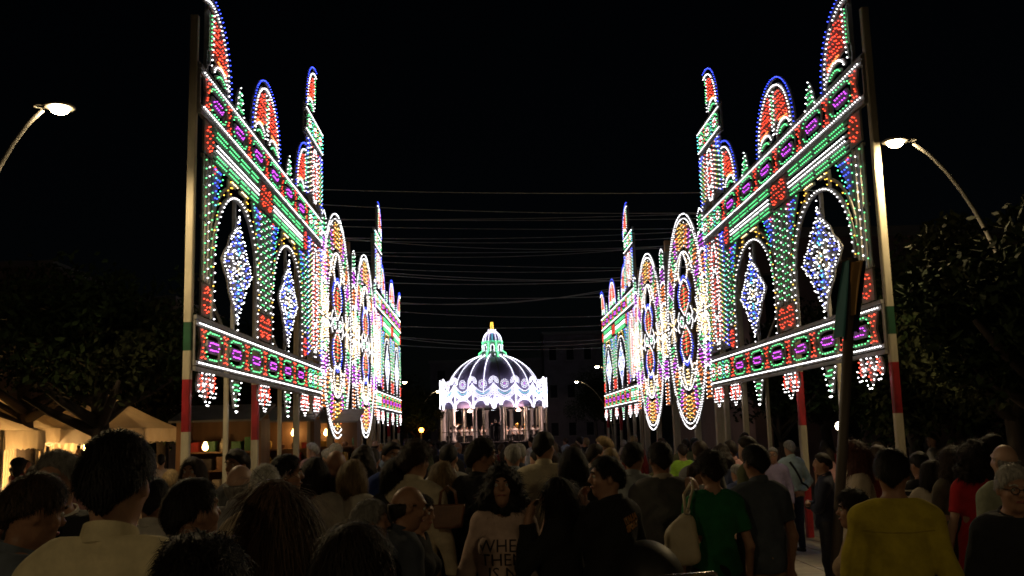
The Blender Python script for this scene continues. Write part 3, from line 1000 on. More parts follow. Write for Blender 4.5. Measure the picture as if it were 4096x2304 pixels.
# ================================================================== cables over the square
CABLE = surf('grey_cable', (0.42, 0.42, 0.42), 0.5, 0.2, 5)  # even mid grey, raised so the thin lines stay visible
CB = [  # (view y at the tent side, lowest, banner side, depth, extra tilt)
    (470, 488, 478, 14.5), (512, 536, 522, 15.5), (545, 551, 536, 16.5), (549, 556, 545, 16.7), (572, 578, 566, 18), (590, 600, 578, 19), (600, 612, 590, 20), (592, 628, 600, 19.5),
    (628, 636, 622, 21), (634, 646, 600, 20.5), (655, 672, 668, 22), (664, 686, 672, 23), (676, 704, 700, 24), (684, 708, 682, 25), (704, 716, 700, 26), (742, 752, 738, 28), (752, 762, 690, 27),
    (758, 760, 716, 29), (778, 798, 790, 31), (820, 826, 812, 33), (842, 862, 850, 35), (846, 872, 856, 36), (868, 880, 872, 38)]
for i, (ya, yb, yc, Y) in enumerate(CB):
    pa = at(1228 + 2453 * XL / Y, ya, Y); pc = at(1228 + 2453 * XR / Y, yc, Y); zb = at(1245, yb, Y).z
    pts = []
    mid = (pa.z + pc.z) / 2
    sag = max(.03, mid - zb)
    for t in np.linspace(0, 1, 28):
        pts.append((XL + (XR - XL) * t, Y + .5 * math.sin(i * 2.1) * (t - .5), pa.z + (pc.z - pa.z) * t - sag * 4 * t * (1 - t)))
    c = MB().tube(pts, .005 if Y < 24 else .0075, CABLE, 5).build('cable', None, category='cable', group='cables across the square',
                  label='thin slack cable strung across the square between the lit facades')

# ================================================================== trees
BARK = surf('dark_bark', (0.045, 0.034, 0.026), 0.9, 0.4, 4, 0.6, 14, (1, 1, .3))
LEAFS = [surf('leaf_%s' % n, c, 0.75, 0.35, 3, spec=.06) for n, c in (('deep_green', (.022, .036, .014)), ('mid_green', (.029, .045, .018)), ('olive_green', (.036, .042, .020)))]
def tree(loc, h, cr, label, n=5200, trunk_r=.2, leaf=.075, th=None, squash=.8, seed=0, group='trees around the square'):
    rs = np.random.RandomState(seed)
    r = empty('tree', loc, 0, category='tree', label=label, group=group)
    th = th or h * .42
    m = MB()
    m.tube([(0, 0, 0), (.05, .03, th * .5), (-.04, .02, th), (.02, 0, th + cr * .5 * squash)], trunk_r, BARK, 10, trunk_r * .45)
    for k in range(6):
        a = k * 1.05 + rs.rand(); z0 = th * (.75 + .25 * rs.rand())
        m.tube([(0, 0, z0), (cr * .35 * math.cos(a), cr * .35 * math.sin(a), z0 + cr * .36 * squash), (cr * .55 * math.cos(a), cr * .55 * math.sin(a), z0 + cr * .62 * squash)], trunk_r * .5, BARK, 6, .03)
    m.build('trunk', r, smooth=True)
    cz = h - cr * squash
    cl = []
    for k in range(46):
        v = rs.normal(size=3); v /= np.linalg.norm(v); v *= rs.rand() ** .45
        if v[2] < -.75: v[2] *= .5
        cl.append((v * np.array([cr, cr, cr * squash]) * .86 + [0, 0, cz], cr * (.16 + .16 * rs.rand())))
    q = MB(); per = n // len(cl)
    for li in range(3): q.mi(LEAFS[li])
    V = []; Fc = []; Mi = []
    for c, cr2 in cl:
        mi = rs.randint(3)
        p = rs.normal(size=(per, 3)); p /= np.linalg.norm(p, axis=1, keepdims=True); p = c + p * cr2 * (rs.rand(per, 1) ** .35)
        a = rs.normal(size=(per, 3)); a /= np.linalg.norm(a, axis=1, keepdims=True)
        b = np.cross(a, rs.normal(size=(per, 3))); b /= np.linalg.norm(b, axis=1, keepdims=True)
        s = leaf * (.6 + .7 * rs.rand(per, 1))
        quad = np.stack([p - a * s, p + b * s * .45, p + a * s, p - b * s * .45], 1).reshape(-1, 3)
        k0 = len(V); V.extend(map(tuple, quad)); Fc += [(k0 + 4 * i, k0 + 4 * i + 1, k0 + 4 * i + 2, k0 + 4 * i + 3) for i in range(per)]; Mi += [mi] * per
    q.v, q.f, q.m = V, Fc, Mi
    q.build('crown', r)
    return r
for i, (px, Y, h, cr, lb, kw) in enumerate([
        (252, 15.5, 4.5, 2.1, 'tree with thick dark trunk rising between the two market tents', dict(trunk_r=.2, th=2.5, leaf=.07, squash=.46)),
        (60, 18.5, 5.0, 2.5, 'broad dark tree at the outer edge, over the first market tent', dict(th=2.9, squash=.46)),
        (405, 27.5, 5.5, 2.5, 'dark tree behind the peaked white tent, next to the cream post', dict(th=2.8)),
        (640, 27, 5.3, 2.2, 'low tree seen through the first lit arch on the tent side', {}),
        (730, 31, 5.6, 2.2, 'low tree seen through the second lit arch on the tent side', {}),
        (2420, 17, 5.3, 2.6, 'large dark tree under the arm of the bright street lamp', dict(n=15000)),
        (2560, 14.5, 5.4, 2.5, 'largest dark tree at the outer edge behind the man with glasses', dict(n=15000)),
        (2650, 10.6, 4.4, 1.55, 'leafy tree hiding the lower pole of the bright street lamp', dict(th=2.3)),
        (2300, 21, 5.2, 2.2, 'dark tree between the lit facade and the large tree', {}),
        (1965, 24, 4.6, 1.9, 'tree with pale forked trunk below the lit frieze, banner side', dict(trunk_r=.1)),
        (2080, 26, 5.0, 2.1, 'dark tree below the lit frieze beside the small globe lamp', {}),
        (1052, 60, 4.8, 1.9, 'tree lit orange from within, past the far facade on the tent side', {}),
        (1020, 68, 6.2, 2.6, 'dark tree at the end of the far facade on the tent side', {}),
        (1500, 98, 8.5, 4.0, 'dark tree further back right of the bandstand', {}),
        (1530, 72, 6.0, 2.5, 'dark tree between the bandstand and the far facade, banner side', {}),
        (1130, 105, 7.5, 3.4, 'dark tree behind the bandstand', {})]):
    p = at(px, 1100, Y)
    tree((p.x, Y, 0), h, cr, lb, seed=i + 3, **({'n': 9500} | kw))
# warm lamp hanging inside the orange-lit tree
emit('sodium_globe', (30, 9, .8), 1.0)
p = at(1060, 1082, 57.8)
sg = empty('globe_lamp', (p.x, 57.8, 0), 0, category='lamp', label='small orange globe lamp glowing in the leaves past the far facade')
MB().lathe([(.05, 0), (.04, p.z - .12)], LAMPMETAL, n=8).build('pole', sg)
MB().lathe([(.02, -.13), (.1, -.1), (.14, 0), (.1, .1), (.02, .13)], MATS['sodium_globe'], (0, 0, p.z), 12).build('globe', sg, smooth=True)
emit('white_globe', (16, 14, 10), 1.0)
p = at(2112, 1072, 22)
sg = empty('globe_lamp', (p.x, 22, 0), 0, category='lamp', label='small white globe lamp glowing low behind the banner pole')
MB().lathe([(.05, 0), (.04, p.z - .1)], LAMPMETAL, n=8).build('pole', sg)
MB().lathe([(.02, -.1), (.07, -.07), (.1, 0), (.07, .07), (.02, .1)], MATS['white_globe'], (0, 0, p.z), 12).build('globe', sg, smooth=True)

# ================================================================== buildings
def building(x0, x1, y0, y1, h, mat, label, floors=2, bays=5, roof=None, face='y'):
    r = empty('building', ((x0 + x1) / 2, y0, 0), 0, category='building', label=label)
    hw = (x1 - x0) / 2; d = y1 - y0
    sd = surf('dark_window_glass', (.02, .022, .03), .15, .2, 2)
    fr = surf('pale_window_frame', (.35, .33, .30), .6, .2, 5)
    m = MB(); ww, wh = min(1.1, 2 * hw / bays * .45), 1.6
    fh = h / floors
    xs_ = [-hw + (i + .5) * 2 * hw / bays for i in range(bays)]
    # wall with real openings: piers and spandrel strips
    for f in range(floors):
        zb = f * fh; zs = zb + fh * .3; zt = min(zs + wh, zb + fh - .3)
        m.box(-hw, hw, 0, .35, zb, zs, mat); m.box(-hw, hw, 0, .35, zt, zb + fh, mat)
        e = -hw
        for x in xs_:
            m.box(e, x - ww / 2, 0, .35, zs, zt, mat); e = x + ww / 2
        m.box(e, hw, 0, .35, zs, zt, mat)
    m.box(-hw, hw, .352, d, 0, h, mat)
    m.build('wall', r)
    for f in range(floors):
        zb = f * fh; zs = zb + fh * .3; zt = min(zs + wh, zb + fh - .3)
        for x in xs_:
            w = MB().box(x - ww / 2 + .01, x + ww / 2 - .01, .2, .25, zs + .01, zt - .01, sd).build('window', r)
            MB().ribbon(rect(x - ww / 2 + .03, x + ww / 2 - .03, zs + .03, zt - .03), .06, .16, .198, fr, True).build('frame', w)
            MB().box(x - ww / 2 - .1, x + ww / 2 + .1, -.1, -.002, zs - .1, zs - .002, fr).build('sill', w)
    MB().box(-hw - .2, hw + .2, -.2, d + .2, h + .002, h + .3, fr).build('cornice', r)
    return r
PL1 = surf('ochre_plaster', (.34, .25, .20), .85, .25, .8, .2, 12)
PL2 = surf('pinkish_plaster', (.33, .22, .20), .85, .25, .8, .2, 12)
PL3 = surf('pale_stone_wall', (.30, .26, .27), .85, .25, .8, .2, 12)
building(8.2, 20, 30, 42, 7.7, PL2, 'dim pinkish two-storey building behind the facade under the bright lamp', 2, 6)
building(-27, -20.5, 46, 56, 10.2, PL1, 'dim blocky house above the trees behind the tents', 3, 3)
building(-19, -15.2, 47.5, 56, 8.6, PL1, 'dim lower house beside the blocky one above the trees', 2, 2)
building(-7.2, 18, 125, 140, 11.0, PL3, 'dim long pale building behind the bandstand', 3, 9)
building(7.0, 15.5, 118, 124, 13.6, PL3, 'dim taller block behind the bandstand on the banner side', 3, 4)

# ================================================================== market tents and stalls
CANVAS = surf('cream_canvas', (.60, .50, .36), .85, .18, 2.5, .35, 10)
WCANVAS = surf('white_canvas', (.72, .66, .58), .85, .15, 2.5, .35, 10)
for m_ in (CANVAS, WCANVAS):
    n_ = m_.node_tree; b_ = n_.nodes['Principled BSDF']; o_ = n_.nodes['Material Output']
    tr_ = n_.nodes.new('ShaderNodeBsdfTranslucent'); tr_.inputs[0].default_value = (.80, .68, .48, 1)
    mx_ = n_.nodes.new('ShaderNodeMixShader'); mx_.inputs[0].default_value = .26
    n_.links.new(b_.outputs[0], mx_.inputs[1]); n_.links.new(tr_.outputs[0], mx_.inputs[2]); n_.links.new(mx_.outputs[0], o_.inputs[0])
emit('stall_bulb', (26, 15, 5), 1.0)
STEEL = surf('tent_steel', (.5, .48, .44), .4, .2, 5, metal=.6)
def tent(cx, cy, hx, hy, ze, zp, mat, label, rz=0, bulbs_=((0, 0, 2.0),), power=30, curtain=True):
    r = empty('market_tent', (cx, cy, 0), rz, category='tent', group='market tents', label=label)
    # pyramid roof with sagging cloth
    n = 12; vs = []; fs = []
    for j in range(n + 1):
        t = j / n
        for k in range(48):
            a = 2 * math.pi * k / 48
            c, s_ = math.cos(a), math.sin(a); q = 1 / max(abs(c), abs(s_))
            sag = 1 - .18 * math.sin(math.pi * t) * (1 - .35 * (min(abs(c), abs(s_)) * q))
            rr = (1 - t) * q
            z = ze + (zp - ze) * (t ** 1.15) - .02 * math.sin(9 * a) * (1 - t) * t
            vs.append((hx * rr * c, hy * rr * s_, z - .10 * math.sin(math.pi * t) * (1 - min(abs(c), abs(s_)) * q)))
    for j in range(n):
        for k in range(48):
            fs.append((j * 48 + k, j * 48 + (k + 1) % 48, (j + 1) * 48 + (k + 1) % 48, (j + 1) * 48 + k))
    MB().add(vs, fs, mat).build('roof_canvas', r, smooth=True)
    for sx, sy, ln, ax in ((0, -1, hx, 0), (0, 1, hx, 0), (-1, 0, hy, 1), (1, 0, hy, 1)):
        vs = []; fs = []; N = 40
        for i in range(N + 1):
            u = -ln + 2 * ln * i / N
            for z, o in ((ze + .01, 0.004), (ze - .16, .012 + .012 * math.sin(i * 1.3)), (ze - .34 + .035 * abs(math.sin(i * math.pi / 5)), .02 + .02 * math.sin(i * .9))):
                p = (u, sy * (hy + o), z) if ax == 0 else (sx * (hx + o), u, z)
                vs.append(p)
        for i in range(N):
            for j in range(2):
                A = i * 3 + j
                fs.append((A, A + 3, A + 4, A + 1))
        MB().add(vs, fs, mat).build('valance', r, smooth=True)
    for sx in (-1, 1):
        for sy in (-1, 1):
            MB().box(sx * hx * .97 - .025, sx * hx * .97 + .025, sy * hy * .97 - .025, sy * hy * .97 + .025, 0, ze, STEEL).build('leg', r)
    for sy in (-1, 1):
        for k in range(4):
            x0 = -hx * .95 + k * hx * .475; x1 = x0 + hx * .475
            MB().tube([(x0, sy * hy * .94, ze - .36), (x1, sy * hy * .94, ze - .06)], .014, STEEL, 5).build('truss_bar', r)
            MB().tube([(x0, sy * hy * .92, ze - .06), (x1, sy * hy * .92, ze - .36)], .014, STEEL, 5).build('truss_bar', r)
    if curtain:
        for (x0, x1, y) in ((hx * .45, hx * .95, hy * .9), (-hx * .95, -hx * .55, -hy * .5), (hx * .1, hx * .4, hy * .92)):
            vs = []; fs = []; N = 24
            for i in range(N + 1):
                u = x0 + (x1 - x0) * i / N
                for j in range(6):
                    z = ze - .1 - j * .24
                    vs.append((u - .06 * j * (u - x0), y + .05 * math.sin(i * 1.1) * (.4 + j * .12), z))
            for i in range(N):
                for j in range(5):
                    A = i * 6 + j; fs.append((A, A + 6, A + 7, A + 1))
            MB().add(vs, fs, CANVAS).build('side_curtain', r, smooth=True)
    for q in bulbs_:
        bb = MB().lathe([(.02, -.07), (.05, -.04), (.055, 0), (.03, .06), (.02, .09)], MATS['stall_bulb'], q, 10).build('hanging_bulb', r, smooth=True)
        ld = bpy.data.lights.new('bulb_light', 'POINT'); ld.energy = power; ld.color = (1, .56, .20); ld.shadow_soft_size = .05
        lo = bpy.data.objects.new('bulb_light', ld); link(lo, bb); lo.location = (q[0], q[1], q[2] - .09)
    return r
tent(-11.5, 23.4, 1.45, 1.45, 2.24, 3.05, CANVAS, 'cream market tent lit warm from inside, at the outer edge', bulbs_=((.2, .3, 1.75), (.9, -.4, 1.55), (-.6, -.6, 1.5)), power=110)
tent(-9.62, 24.9, 1.5, 1.5, 2.2, 3.14, WCANVAS, 'white peaked market tent next to the thick cream post', bulbs_=((-.6, .3, 1.75),), power=70, curtain=False)
tent(-9.15, 18.0, .8, .8, 2.12, 2.75, CANVAS, 'small tent cut off by the picture edge with glaring bulbs', bulbs_=((.1, -.4, 1.62), (.4, -.5, 1.5), (.3, .1, 1.2)), power=80, curtain=True)
WOOD = surf('stall_brown_wood', (.22, .12, .06), .6, .3, 3, .2, 20, (1, 1, .15))
GOODS = [surf('goods_%s' % n, c, .5, .3, 9) for n, c in (('red', (.45, .05, .04)), ('cream', (.6, .52, .38)), ('brown', (.25, .13, .07)), ('gold', (.55, .35, .08)), ('dark', (.06, .05, .05)), ('green', (.08, .2, .08)))]
def kiosk(cx, cy, w_, label, bulb=None, power=6):
    r = empty('market_stall', (cx, cy, 0), 0, category='market stall', label=label, group='market stalls behind the facade')
    MB().box(-w_ / 2, w_ / 2, .5, .55, 0, 2.35, WOOD).build('back_panel', r)
    for sx in (-1, 1):
        MB().box(sx * w_ / 2 - .04, sx * w_ / 2 + .04, -.3, .498, 0, 2.25, WOOD).build('side_panel', r)
    MB().add([(-w_ / 2 - .1, -.6, 2.2), (w_ / 2 + .1, -.6, 2.2), (w_ / 2 + .1, .7, 2.52), (-w_ / 2 - .1, .7, 2.52), (-w_ / 2 - .1, -.6, 2.24), (w_ / 2 + .1, -.6, 2.24), (w_ / 2 + .1, .7, 2.56), (-w_ / 2 - .1, .7, 2.56)],
             [(0, 3, 2, 1), (4, 5, 6, 7), (0, 1, 5, 4), (1, 2, 6, 5), (2, 3, 7, 6), (3, 0, 4, 7)], surf('grey_awning', (.25, .24, .22), .8, .2, 4)).build('awning', r)
    for z in (.9, 1.3, 1.65):
        MB().box(-w_ / 2 + .045, w_ / 2 - .045, -.05 if z > 1 else -.3, .498, z - .03, z, WOOD).build('shelf', r)
        x = -w_ / 2 + .12
        while x < w_ / 2 - .15:
            ww = random.uniform(.09, .2); hh = random.uniform(.12, .28)
            q = MB(); m = random.choice(GOODS)
            if random.random() < .5:
                q.bevbox(x, x + ww, .05, .3, z + .001, z + hh, m, .012)
            else:
                q.lathe([(ww * .3, 0.001), (ww * .42, hh * .2), (ww * .42, hh * .65), (ww * .16, hh * .8), (ww * .18, hh)], m, (x + ww / 2, .15, z), 10)
            q.build('stall_goods', None, category='goods', group='goods on the stall shelves', label='small jar or box on the dim shelves of a stall behind the facade').parent = None
            bpy.context.view_layer.objects  # keep top-level
            COL.objects[-1].location = (cx, cy, 0)
            x += ww + random.uniform(.04, .14)
    if bulb:
        bb = MB().lathe([(.02, -.07), (.05, -.04), (.055, 0), (.03, .06), (.02, .09)], MATS['stall_bulb'], bulb, 10).build('hanging_bulb', r, smooth=True)
        ld = bpy.data.lights.new('bulb_light', 'POINT'); ld.energy = power; ld.color = (1, .6, .25); ld.shadow_soft_size = .05
        lo = bpy.data.objects.new('bulb_light', ld); link(lo, bb); lo.location = (bulb[0], bulb[1] - .09, bulb[2])
q = at(560, 1120, 19); kiosk(q.x, 19, 1.5, 'dim wooden stall with shelves and one bare bulb behind the cream post', (-.2, -.45, 1.75), 2.0)
q = at(690, 1120, 21); kiosk(q.x, 21, 1.7, 'dim wooden stall with shelves below the mid facade post', (.35, .3, 1.98), .8)  # bulb added out of sight under the awning to light the shelves
q = at(815, 1115, 24); kiosk(q.x, 24, 1.6, 'dim stall with pale awning behind the first tall oval', (.0, .3, 1.98), .5)  # again an added, unseen bulb that only brightens the stall

# ================================================================== furled banner on its pole
BANPOLE = surf('dark_banner_pole', (.11, .085, .07), .5, .3, 4, 0, None, (1, 1, .2))
TEAL = surf('teal_banner_cloth', (.07, .24, .28), .8, .25, 5, .3, 18, (1, 1, .25))
GOLD = surf('gold_banner_lining', (.60, .34, .12), .75, .25, 5, .3, 18, (1, 1, .25))
NAVY = surf('navy_banner_cloth', (.015, .02, .05), .8, .25, 5, .3, 18, (1, 1, .25))
YB = 6.4
pb0, pb1 = at(2108, 1330, YB), at(2146, 640, YB)
br = empty('furled_banner', (pb0.x, YB, 0), 0, category='banner', label='furled teal and gold banner on a dark pole before the lit facade')
sl = (pb1.x - pb0.x) / (pb1.z - pb0.z)
px_at = lambda z: (z - pb0.z) * sl
MB().tube([(px_at(0), 0, 0), (px_at(1.5), 0, 1.5), (px_at(2.95), 0, 2.95)], .034, BANPOLE, 12).build('pole', br, smooth=True)
def hang(u0t, u1t, u0b, u1b, z1, z0, yoff, mat, name, curl=.0):
    vs = []; fs = []; N = 14; M_ = 12
    for j in range(M_ + 1):
        t = j / M_; z = z1 + (z0 - z1) * t
        for i in range(N + 1):
            s_ = i / N
            x = (u0t + (u1t - u0t) * s_) * (1 - t) + (u0b + (u1b - u0b) * s_) * t + px_at(z)
            y = yoff + .03 * math.sin(s_ * 7 + t * 2) + curl * (s_ - .5) ** 2
            vs.append((x, y, z)); 
    K = len(vs); vs += [(v[0], v[1] + .008, v[2]) for v in vs]
    for j in range(M_):
        for i in range(N):
            A = j * (N + 1) + i
            fs.append((A, A + 1, A + N + 2, A + N + 1)); fs.append((K + A, K + A + N + 1, K + A + N + 2, K + A + 1))
    MB().add(vs, fs, mat).build(name, br, smooth=True)
hang(-.07, -.03, -.09, .0, 2.93, 2.42, -.035, TEAL, 'teal_fold', .12)
hang(-.03, .058, -.006, .014, 2.92, 2.56, -.075, GOLD, 'gold_lining', .1)
hang(.05, .072, .0, .07, 2.92, 2.45, -.045, NAVY, 'navy_fold', .1)
MB().tube([(px_at(2.93) - .08, 0, 2.94), (px_at(2.93) + .08, 0, 2.925)], .012, BANPOLE, 8).build('crossbar', br)
# ================================================================== people
class Field:
    """signed distance grid -> smooth continuous surface (surface nets)"""
    def __init__(s, lo, hi, v):
        s.lo = np.array(lo, float); s.v = v
        s.n = np.ceil((np.array(hi) - s.lo) / v).astype(int) + 1
        s.ax = [s.lo[i] + v * np.arange(s.n[i]) for i in range(3)]
        s.D = np.full(s.n, .12, np.float32)
    def _blk(s, lo, hi):
        sl = []
        for i in range(3):
            a = int(max(0, math.floor((lo[i] - s.lo[i]) / s.v))); b = int(min(s.n[i], math.ceil((hi[i] - s.lo[i]) / s.v) + 1))
            if b <= a:
                return None
            sl.append(slice(a, b))
        sl = tuple(sl)
        X = s.ax[0][sl[0]][:, None, None]; Y = s.ax[1][sl[1]][None, :, None]; Z = s.ax[2][sl[2]][None, None, :]
        return sl, X, Y, Z
    def _merge(s, sl, d, k, sub=False):
        A = s.D[sl]
        if sub:
            s.D[sl] = np.maximum(A, -d)
            return
        if k > 0:
            h = np.maximum(k - np.abs(A - d), 0) / k
            s.D[sl] = np.minimum(A, d) - h * h * k * .25
        else:
            s.D[sl] = np.minimum(A, d)
    def ell(s, c, r, k=.02, R=None, sub=False):
        c = np.array(c, float); m = max(r) + .07
        q = s._blk(c - m, c + m)
        if q is None: return s
        sl, X, Y, Z = q
        x, y, z = X - c[0], Y - c[1], Z - c[2]
        if R is not None:
            x, y, z = (R[0, 0] * x + R[1, 0] * y + R[2, 0] * z, R[0, 1] * x + R[1, 1] * y + R[2, 1] * z, R[0, 2] * x + R[1, 2] * y + R[2, 2] * z)
        k0 = np.sqrt((x / r[0]) ** 2 + (y / r[1]) ** 2 + (z / r[2]) ** 2); k1 = np.sqrt((x / r[0] ** 2) ** 2 + (y / r[1] ** 2) ** 2 + (z / r[2] ** 2) ** 2)
        s._merge(sl, (k0 * (k0 - 1) / np.maximum(k1, 1e-6)).astype(np.float32), k, sub)
        return s
    def cap(s, a, b, ra, rb, k=.02, sub=False, flat=None):
        a = np.array(a, float); b = np.array(b, float); m = max(ra, rb) + .07
        q = s._blk(np.minimum(a, b) - m, np.maximum(a, b) + m)
        if q is None: return s
        sl, X, Y, Z = q
        e = b - a; L = e @ e + 1e-9
        t = np.clip(((X - a[0]) * e[0] + (Y - a[1]) * e[1] + (Z - a[2]) * e[2]) / L, 0, 1)
        fy = 1.0 if flat is None else flat
        d = np.sqrt((X - a[0] - t * e[0]) ** 2 + ((Y - a[1] - t * e[1]) * fy) ** 2 + (Z - a[2] - t * e[2]) ** 2) - (ra + (rb - ra) * t)
        s._merge(sl, d.astype(np.float32), k, sub)
        return s
    def grid(s):
        return s.ax[0][:, None, None], s.ax[1][None, :, None], s.ax[2][None, None, :]
    def clip(s, d):
        s.D = np.maximum(s.D, d.astype(np.float32))
        return s
    def arrays(s):
        D = s.D.copy()
        D[0] = D[-1] = .1; D[:, 0] = D[:, -1] = .1; D[:, :, 0] = D[:, :, -1] = .1
        I = D < 0
        n = s.n
        acc = np.zeros((n[0] - 1, n[1] - 1, n[2] - 1, 3), np.float32); cnt = np.zeros((n[0] - 1, n[1] - 1, n[2] - 1), np.float32)
        faces = []
        cr = []
        for ax in range(3):
            a = [slice(None)] * 3; b = [slice(None)] * 3
            a[ax] = slice(0, -1); b[ax] = slice(1, None)
            A, B = D[tuple(a)], D[tuple(b)]
            idx = np.argwhere((A < 0) != (B < 0))
            if len(idx) == 0: continue
            va = A[tuple(idx.T)]; vb = B[tuple(idx.T)]
            t = va / (va - vb)
            P = idx.astype(np.float32); P[:, ax] += t
            o1, o2 = [(1, 2), (2, 0), (0, 1)][ax]
            cells = []
            for d1, d2 in ((0, 0), (-1, 0), (-1, -1), (0, -1)):
                c = idx.copy(); c[:, o1] += d1; c[:, o2] += d2
                cells.append(c)
                np.add.at(acc, tuple(c.T), P); np.add.at(cnt, tuple(c.T), 1)
            cr.append((cells, va < 0))
        vi = np.argwhere(cnt > 0)
        if len(vi) == 0:
            return np.zeros((0, 3)), np.zeros((0, 4), int)
        idm = np.full(cnt.shape, -1, int); idm[tuple(vi.T)] = np.arange(len(vi))
        V = acc[tuple(vi.T)] / cnt[tuple(vi.T)][:, None]
        V = V * s.v + s.lo
        for cells, ins in cr:
            q = np.stack([idm[tuple(c.T)] for c in cells], 1)
            q[~ins] = q[~ins][:, ::-1]
            faces.append(q)
        return V, np.concatenate(faces)
    def mesh(s, name):
        V, F = s.arrays()
        me = bpy.data.meshes.new(name)
        me.vertices.add(len(V)); me.vertices.foreach_set('co', V.astype(np.float32).ravel())
        me.loops.add(F.size); me.loops.foreach_set('vertex_index', F.ravel().astype(np.int32))
        me.polygons.add(len(F)); me.polygons.foreach_set('loop_start', np.arange(0, F.size, 4, dtype=np.int32))
        me.polygons.foreach_set('use_smooth', np.ones(len(F), bool))
        me.update(calc_edges=True); me.validate()
        return me

ARMS = {  # elbow, wrist, fingertip direction (for the +x arm; mirrored for the other)
    'down': ((.245, -.03, 1.10), (.255, .05, .865), (0, .12, -1)),
    'front': ((.25, .02, 1.10), (.07, .21, 1.04), (-1, .2, 0)),
    'fold': ((.26, .08, 1.12), (-.03, .20, 1.15), (-1, .1, .2)),
    'behind': ((.27, -.09, 1.12), (.05, -.19, .95), (-1, -.1, -.3)),
    'hip': ((.36, -.09, 1.13), (.20, .06, 1.00), (-.5, .5, -.6)),
    'chin': ((.21, .17, 1.16), (.07, .175, 1.43), (-.3, .1, 1)),
    'mouth': ((.20, .18, 1.20), (.05, .20, 1.48), (-.4, -.2, 1)),
    'bag': ((.255, -.02, 1.10), (.20, .17, 1.16), (-.5, .6, .4)),
    'trumpet': ((.25, .12, 1.26), (.08, .34, 1.47), (-.5, .6, .2)),
    'baton': ((.34, .14, 1.30), (.30, .38, 1.48), (0, .8, .4)),
}
def rotz(a): return np.array([[math.cos(a), -math.sin(a), 0], [math.sin(a), math.cos(a), 0], [0, 0, 1]])
def rotx(a): return np.array([[1, 0, 0], [0, math.cos(a), -math.sin(a)], [0, math.sin(a), math.cos(a)]])

def add_strands(me, hs, seed, vox, RH=None, pv=None):
    """thin tapering locks over the hair volume so its outline is hair, not a shell"""
    rs = np.random.RandomState(seed + 40)
    n = {'long': 2600, 'bob': 2200, 'wavy': 2400, 'curly': 3000, 'fluffy': 2600, 'short': 2500, 'buzz': 1200, 'rim': 700, 'pony': 1800}[hs]
    n = int(n * (1.5 if vox < .011 else 1))
    ln = {'long': .16, 'bob': .07, 'wavy': .09, 'curly': .05, 'fluffy': .05, 'short': .032, 'buzz': .010, 'rim': .014, 'pony': .05}[hs]
    up = {'long': .10, 'bob': .14, 'wavy': .3, 'curly': .8, 'fluffy': .45, 'short': .30, 'buzz': .6, 'rim': .3, 'pony': .12}[hs]
    V = np.empty(len(me.vertices) * 3, np.float32); me.vertices.foreach_get('co', V); V = V.reshape(-1, 3)
    N = np.empty(len(me.vertices) * 3, np.float32); me.vertex_normals.foreach_get('vector', N); N = N.reshape(-1, 3)
    if len(V) < 50: return
    i = rs.randint(len(V), size=n); P, Nn = V[i], N[i]
    c = V.mean(0); top = V[:, 2].max()
    out = P - np.array([c[0], c[1], top - .02]); out /= np.linalg.norm(out, axis=1, keepdims=True)
    D = np.array([0, 0, -1.0]) * .8 + out * .5 + rs.normal(size=(n, 3)) * (.28 if hs in ('long', 'bob', 'short', 'pony') else .8)
    D -= (D * Nn).sum(1, keepdims=True) * Nn
    D = D / np.linalg.norm(D, axis=1, keepdims=True) + Nn * up * rs.rand(n, 1)
    L = ln * (.5 + .8 * rs.rand(n, 1))
    loc = (P - pv) @ RH + pv
    if hs in ('short', 'buzz', 'pony', 'fluffy', 'rim'):
        L = L * np.clip((loc[:, 2:] - 1.575) / .09, .22, 1)
    tip = (P + D * L - pv) @ RH + pv
    k0_ = np.sqrt((tip[:, 0] / .068) ** 2 + ((tip[:, 1] - .15) / .12) ** 2 + ((tip[:, 2] - 1.575) / .15) ** 2)
    keep = (k0_ > 1.0) | (tip[:, 2] > 1.71)
    P, Nn, D, L = P[keep], Nn[keep], D[keep], L[keep]; n = len(P)
    T = np.cross(D, Nn); T /= np.maximum(np.linalg.norm(T, axis=1, keepdims=True), 1e-6)
    w = .0019 if ln > .03 else .0014
    P0 = P - Nn * .003; P1 = P + D * L * .5 + Nn * .004; P2 = P + D * L + np.array([0, 0, -.25]) * L * (1 if hs != 'curly' else 0)
    Q = np.stack([P0 - T * w, P0 + T * w, P1 + T * w * .7, P1 - T * w * .7, P2], 1).reshape(-1, 3)
    k0 = len(V)
    nf = len(me.polygons); lv = np.empty(nf * 4, np.int32); me.loops.foreach_get('vertex_index', lv)
    b = k0 + 5 * np.arange(n)
    quads = np.concatenate([lv.reshape(-1, 4), np.stack([b, b + 1, b + 2, b + 3], 1)])
    tris = np.stack([b + 3, b + 2, b + 4], 1)
    me.clear_geometry()
    VV = np.concatenate([V, Q]).astype(np.float32)
    me.vertices.add(len(VV)); me.vertices.foreach_set('co', VV.ravel())
    li = np.concatenate([quads.ravel(), tris.ravel()]).astype(np.int32)
    me.loops.add(len(li)); me.loops.foreach_set('vertex_index', li)
    ls = np.concatenate([np.arange(len(quads)) * 4, len(quads) * 4 + np.arange(n) * 3]).astype(np.int32)
    me.polygons.add(len(ls)); me.polygons.foreach_set('loop_start', ls); me.polygons.foreach_set('use_smooth', np.ones(len(ls), bool))
    me.update(calc_edges=True)

